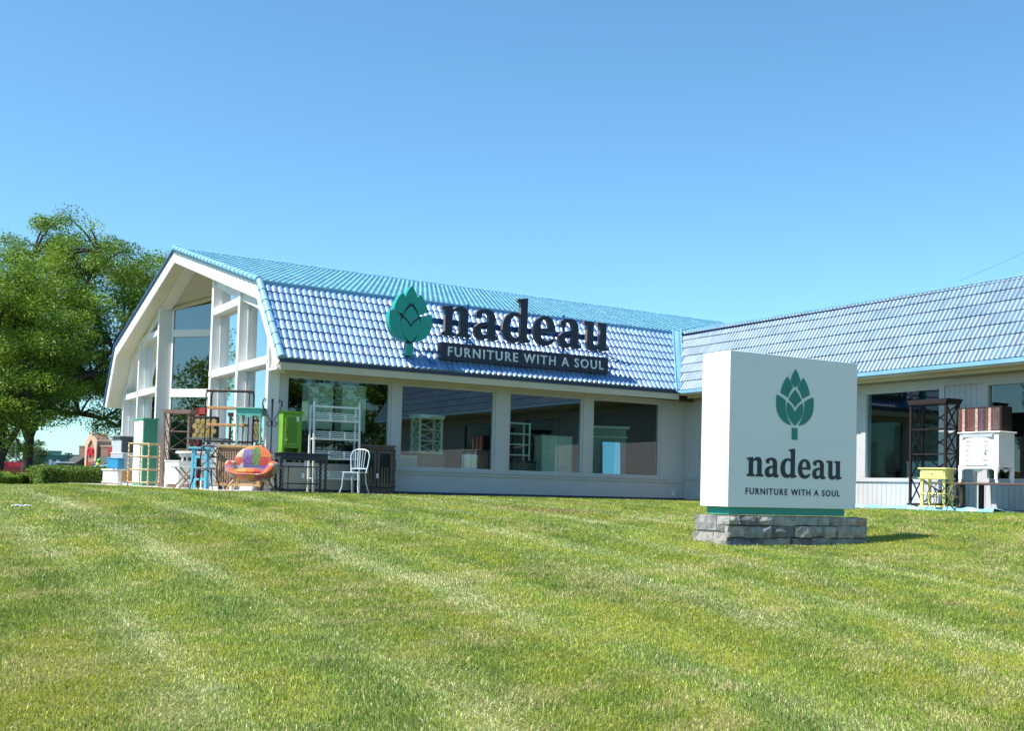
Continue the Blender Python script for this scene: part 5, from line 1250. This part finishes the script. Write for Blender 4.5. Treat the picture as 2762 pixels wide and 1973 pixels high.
p = at(318, 1295, 62); car('parked_car', 'silver car with its nose showing beside the white sideboard', (p.x+.9, p.y+.5, -.02), R_(195), mt['cars'])
def dumpster():
    p = at(36, 1276, 60); t = thing('red_container', 'open red metal container between the two tree trunks', 'container', (p.x, p.y, 0), R_(-6))
    m_ = M('red_steel', (.55, .09, .11), .5, var=.15); k = .46
    z = p.z-.05
    b = MB(); b.add([(-k, -.3, z), (k, -.3, z), (k, .6, z), (-k, .6, z), (-k, -.42, z+.36), (k, -.42, z+.36), (k, .6, z+.62), (-k, .6, z+.62)], [(0, 1, 5, 4), (1, 2, 6, 5), (3, 0, 4, 7), (2, 3, 7, 6), (0, 3, 2, 1)]); b.build('bin', m_, t)
    b = MB(); b.bar((-k, -.43, z+.36), (k, -.43, z+.36), .05, .05); b.bar((-k, -.35, z-.02), (-k, .6, z+.64), .06, .06); b.build('rim', m_, t)
    b = MB(); b.box(-k+.05, -k+.15, -.2, .5, 0, z); b.box(k-.15, k-.05, -.2, .5, 0, z); b.build('leg', mt['rubber'], t)
dumpster()
for (px, py, c, nm, lab) in ((267.5, 1244, (.04, .42, .05), 'balloon', 'green balloon floating above the hedge near the tan building'), (264, 1254.5, (.75, .62, .03), 'balloon', 'yellow balloon floating just above the hedge')):
    p = at(px, py, 70); t = thing(nm, lab, 'balloon', (p.x, p.y, 0), 0, 'balloons above the hedge'); r_ = .125
    b = MB(); b.lathe([(r_*math.sin(a)+.001, -r_*1.12*math.cos(a)) for a in np.linspace(0, math.pi, 12)], (0, 0, p.z), 16); b.build('skin', M(nm+'_rubber', c, .25, var=.02), t, smooth=True)
    b = MB(); b.tube([(0, 0, p.z-.14), (.05, 0, p.z*.5), (0, 0, 0)], .004, 4); b.build('string', mt['paper'], t)
# tan shop with arched tower
def tanshop():
    p = at(243, 1290, 220); t = thing('tan_shop', 'tan store with pointed arched tower and red letters beyond the trees', 'building', (p.x, p.y, 0), math.atan2(-.85, .5))
    tan = M('tan_stucco', (.60, .40, .27), .8, var=.06); br = M('brick_brown', (.20, .12, .09), .9, var=.2, scale=3); gr = M('dark_awning', (.035, .045, .04), .7)
    boxp(t, 'wall', br, (-4.0, 22, .5, 14, 0, 6.2), bevel=0); boxp(t, 'roof_coping', M('coping', (.35, .26, .2), .8), (-4.1, 22.1, .4, 14.1, 6.2, 6.5), bevel=0)
    z0 = 0
    # tower with arch opening
    W2 = 1.5; H1 = 7.3; HA = 8.9
    b = MB(); b.prism([(-W2, 0), (W2, 0), (W2, H1), (0, HA), (-W2, H1)], 'y', .12, 3.5); b.build('tower', M('tower_recess', (.33, .21, .15), .85), t)
    fr = MB(); arch = [(-1.1, 0), (-1.1, 5.2), (-.75, 6.6), (0, 7.6), (.75, 6.6), (1.1, 5.2), (1.1, 0)]; outr = [(-W2-.1, 0), (-W2-.1, H1), (-W2*.5, H1+.8), (0, HA+.2), (W2*.5, H1+.8), (W2+.1, H1), (W2+.1, 0)]
    n = 7; vs = [(x, y_, z) for y_ in (-.15, .119) for x, z in arch+outr]
    fs = [(i, i+1, n+i+1, n+i) for i in range(n-1)]+[(2*n+i, 3*n+i, 3*n+i+1, 2*n+i+1) for i in range(n-1)]+[(i, 2*n+i, 2*n+i+1, i+1) for i in range(n-1)]+[(n+i, n+i+1, 3*n+i+1, 3*n+i) for i in range(n-1)]
    fr.add(vs, fs); fr.build('arch_surround', tan, t)
    vs, fs = textmesh('GNC', 1.9, 1.6, .2, 1.0, .03); b = MB(); b.add([(v[0]-.95, v[1]-.05, v[2]+4.4) for v in vs], fs); b.build('lettering', M('red_letters', (.62, .02, .05), .5), t)
    boxp(t, 'small_sign', M('red_panel', (.45, .03, .03), .6), (-.7, .7, -.03, .11, 2.6, 3.3), bevel=0); boxp(t, 'small_sign', mt['creamw'], (-.5, .5, -.03, .11, 1.5, 2.4), bevel=0)
    boxp(t, 'red_sign_panel', M('red_panel2', (.32, .03, .03), .6), (4.2, 7.2, .30, .49, 4.6, 6.1), bevel=0); boxp(t, 'pale_pier', tan, (7.4, 9.4, .1, .49, 0, 6.9), bevel=0)
    for x0, x1 in ((-5.2, -1.9), (2.4, 6.2), (6.5, 15)):
        b = MB(); b.prism([(.45, 4.4), (.45, 3.2), (-2.2, 2.6), (-2.2, 2.8)], 'x', x0, x1); b.build('awning', gr, t)
    for x in (-5, 3, 6.3, 9, 12): boxp(t, 'post', tan, (x-.2, x+.2, -2.0, -1.6, 0, 2.6), bevel=0)
tanshop()
def tealshop():
    p = at(150, 1290, 260); t = thing('teal_shop', 'low teal building with stepped parapet far behind the hedge', 'building', (p.x, p.y, 0), R_(-15))
    m_ = M('teal_stucco', (.055, .15, .16), .8, var=.05); m2 = M('teal_trim', (.08, .22, .23), .8)
    boxp(t, 'wall', m_, (-5.2, 5.5, 0, 8, 0, 5.2), bevel=0); boxp(t, 'parapet', m2, (-1.9, 1.0, -.2, .5, 5.2, 6.0), (-2.1, 1.2, -.25, .55, 6.0, 6.15), bevel=0); boxp(t, 'coping', m2, (-5.3, -2.1, -.2, 8, 5.2, 5.4), (1.2, 5.6, -.2, 8, 5.2, 5.4), bevel=0)
    for x in (-1.2, .3): boxp(t, 'window', mt['ltgrey'], (x-.35, x+.35, -.06, -.001, 2.9, 4.1), bevel=0)
    boxp(t, 'window', mt['cglass'], (-4.6, -3.7, -.05, -.001, 3.6, 4.2), bevel=0); boxp(t, 'door', mt['cglass'], (2.6, 3.6, -.05, -.001, 0, 3.6), bevel=0)
tealshop()
p = at(182, 1290, 130); t = thing('lot_lamp', 'thin dark parking lot lamp post in front of the teal building', 'street lamp', (p.x, p.y, 0)); z = at(182, 1226, 130).z
b = MB(); b.tube([(0, 0, 0), (0, 0, z)], .07, 8); b.build('pole', mt['black'], t); boxp(t, 'lamp_head', mt['black'], (-.4, .4, -.2, .2, z, z+.14))
p = at(41, 1290, 75); z = at(41, 1197, 75).z; t = thing('utility_pole', 'thin grey pole carrying wires between the trunks', 'pole', (p.x, p.y, 0))
b = MB(); b.tube([(0, 0, 0), (0, 0, z)], .07, 8); b.build('mast', mt['ltgrey'], t); b = MB(); z2 = at(41, 1221, 75).z; b.tube([(-6, -.5, z), (.9, .1, z)], .03, 5); b.tube([(-6, -.5, z2), (.1, 0, z2)], .02, 5); b.build('wire', mt['slate'], t)
a = at(2590, 757, 34); c = at(2820, 655, 34); b = MB(); b.tube([a, (a+c)/2-Vector((0, 0, .02)), c], .0045, 5)
tag(b.build('overhead_cable', mt['slate']), 'thin overhead cable in the sky at upper right', 'cable')
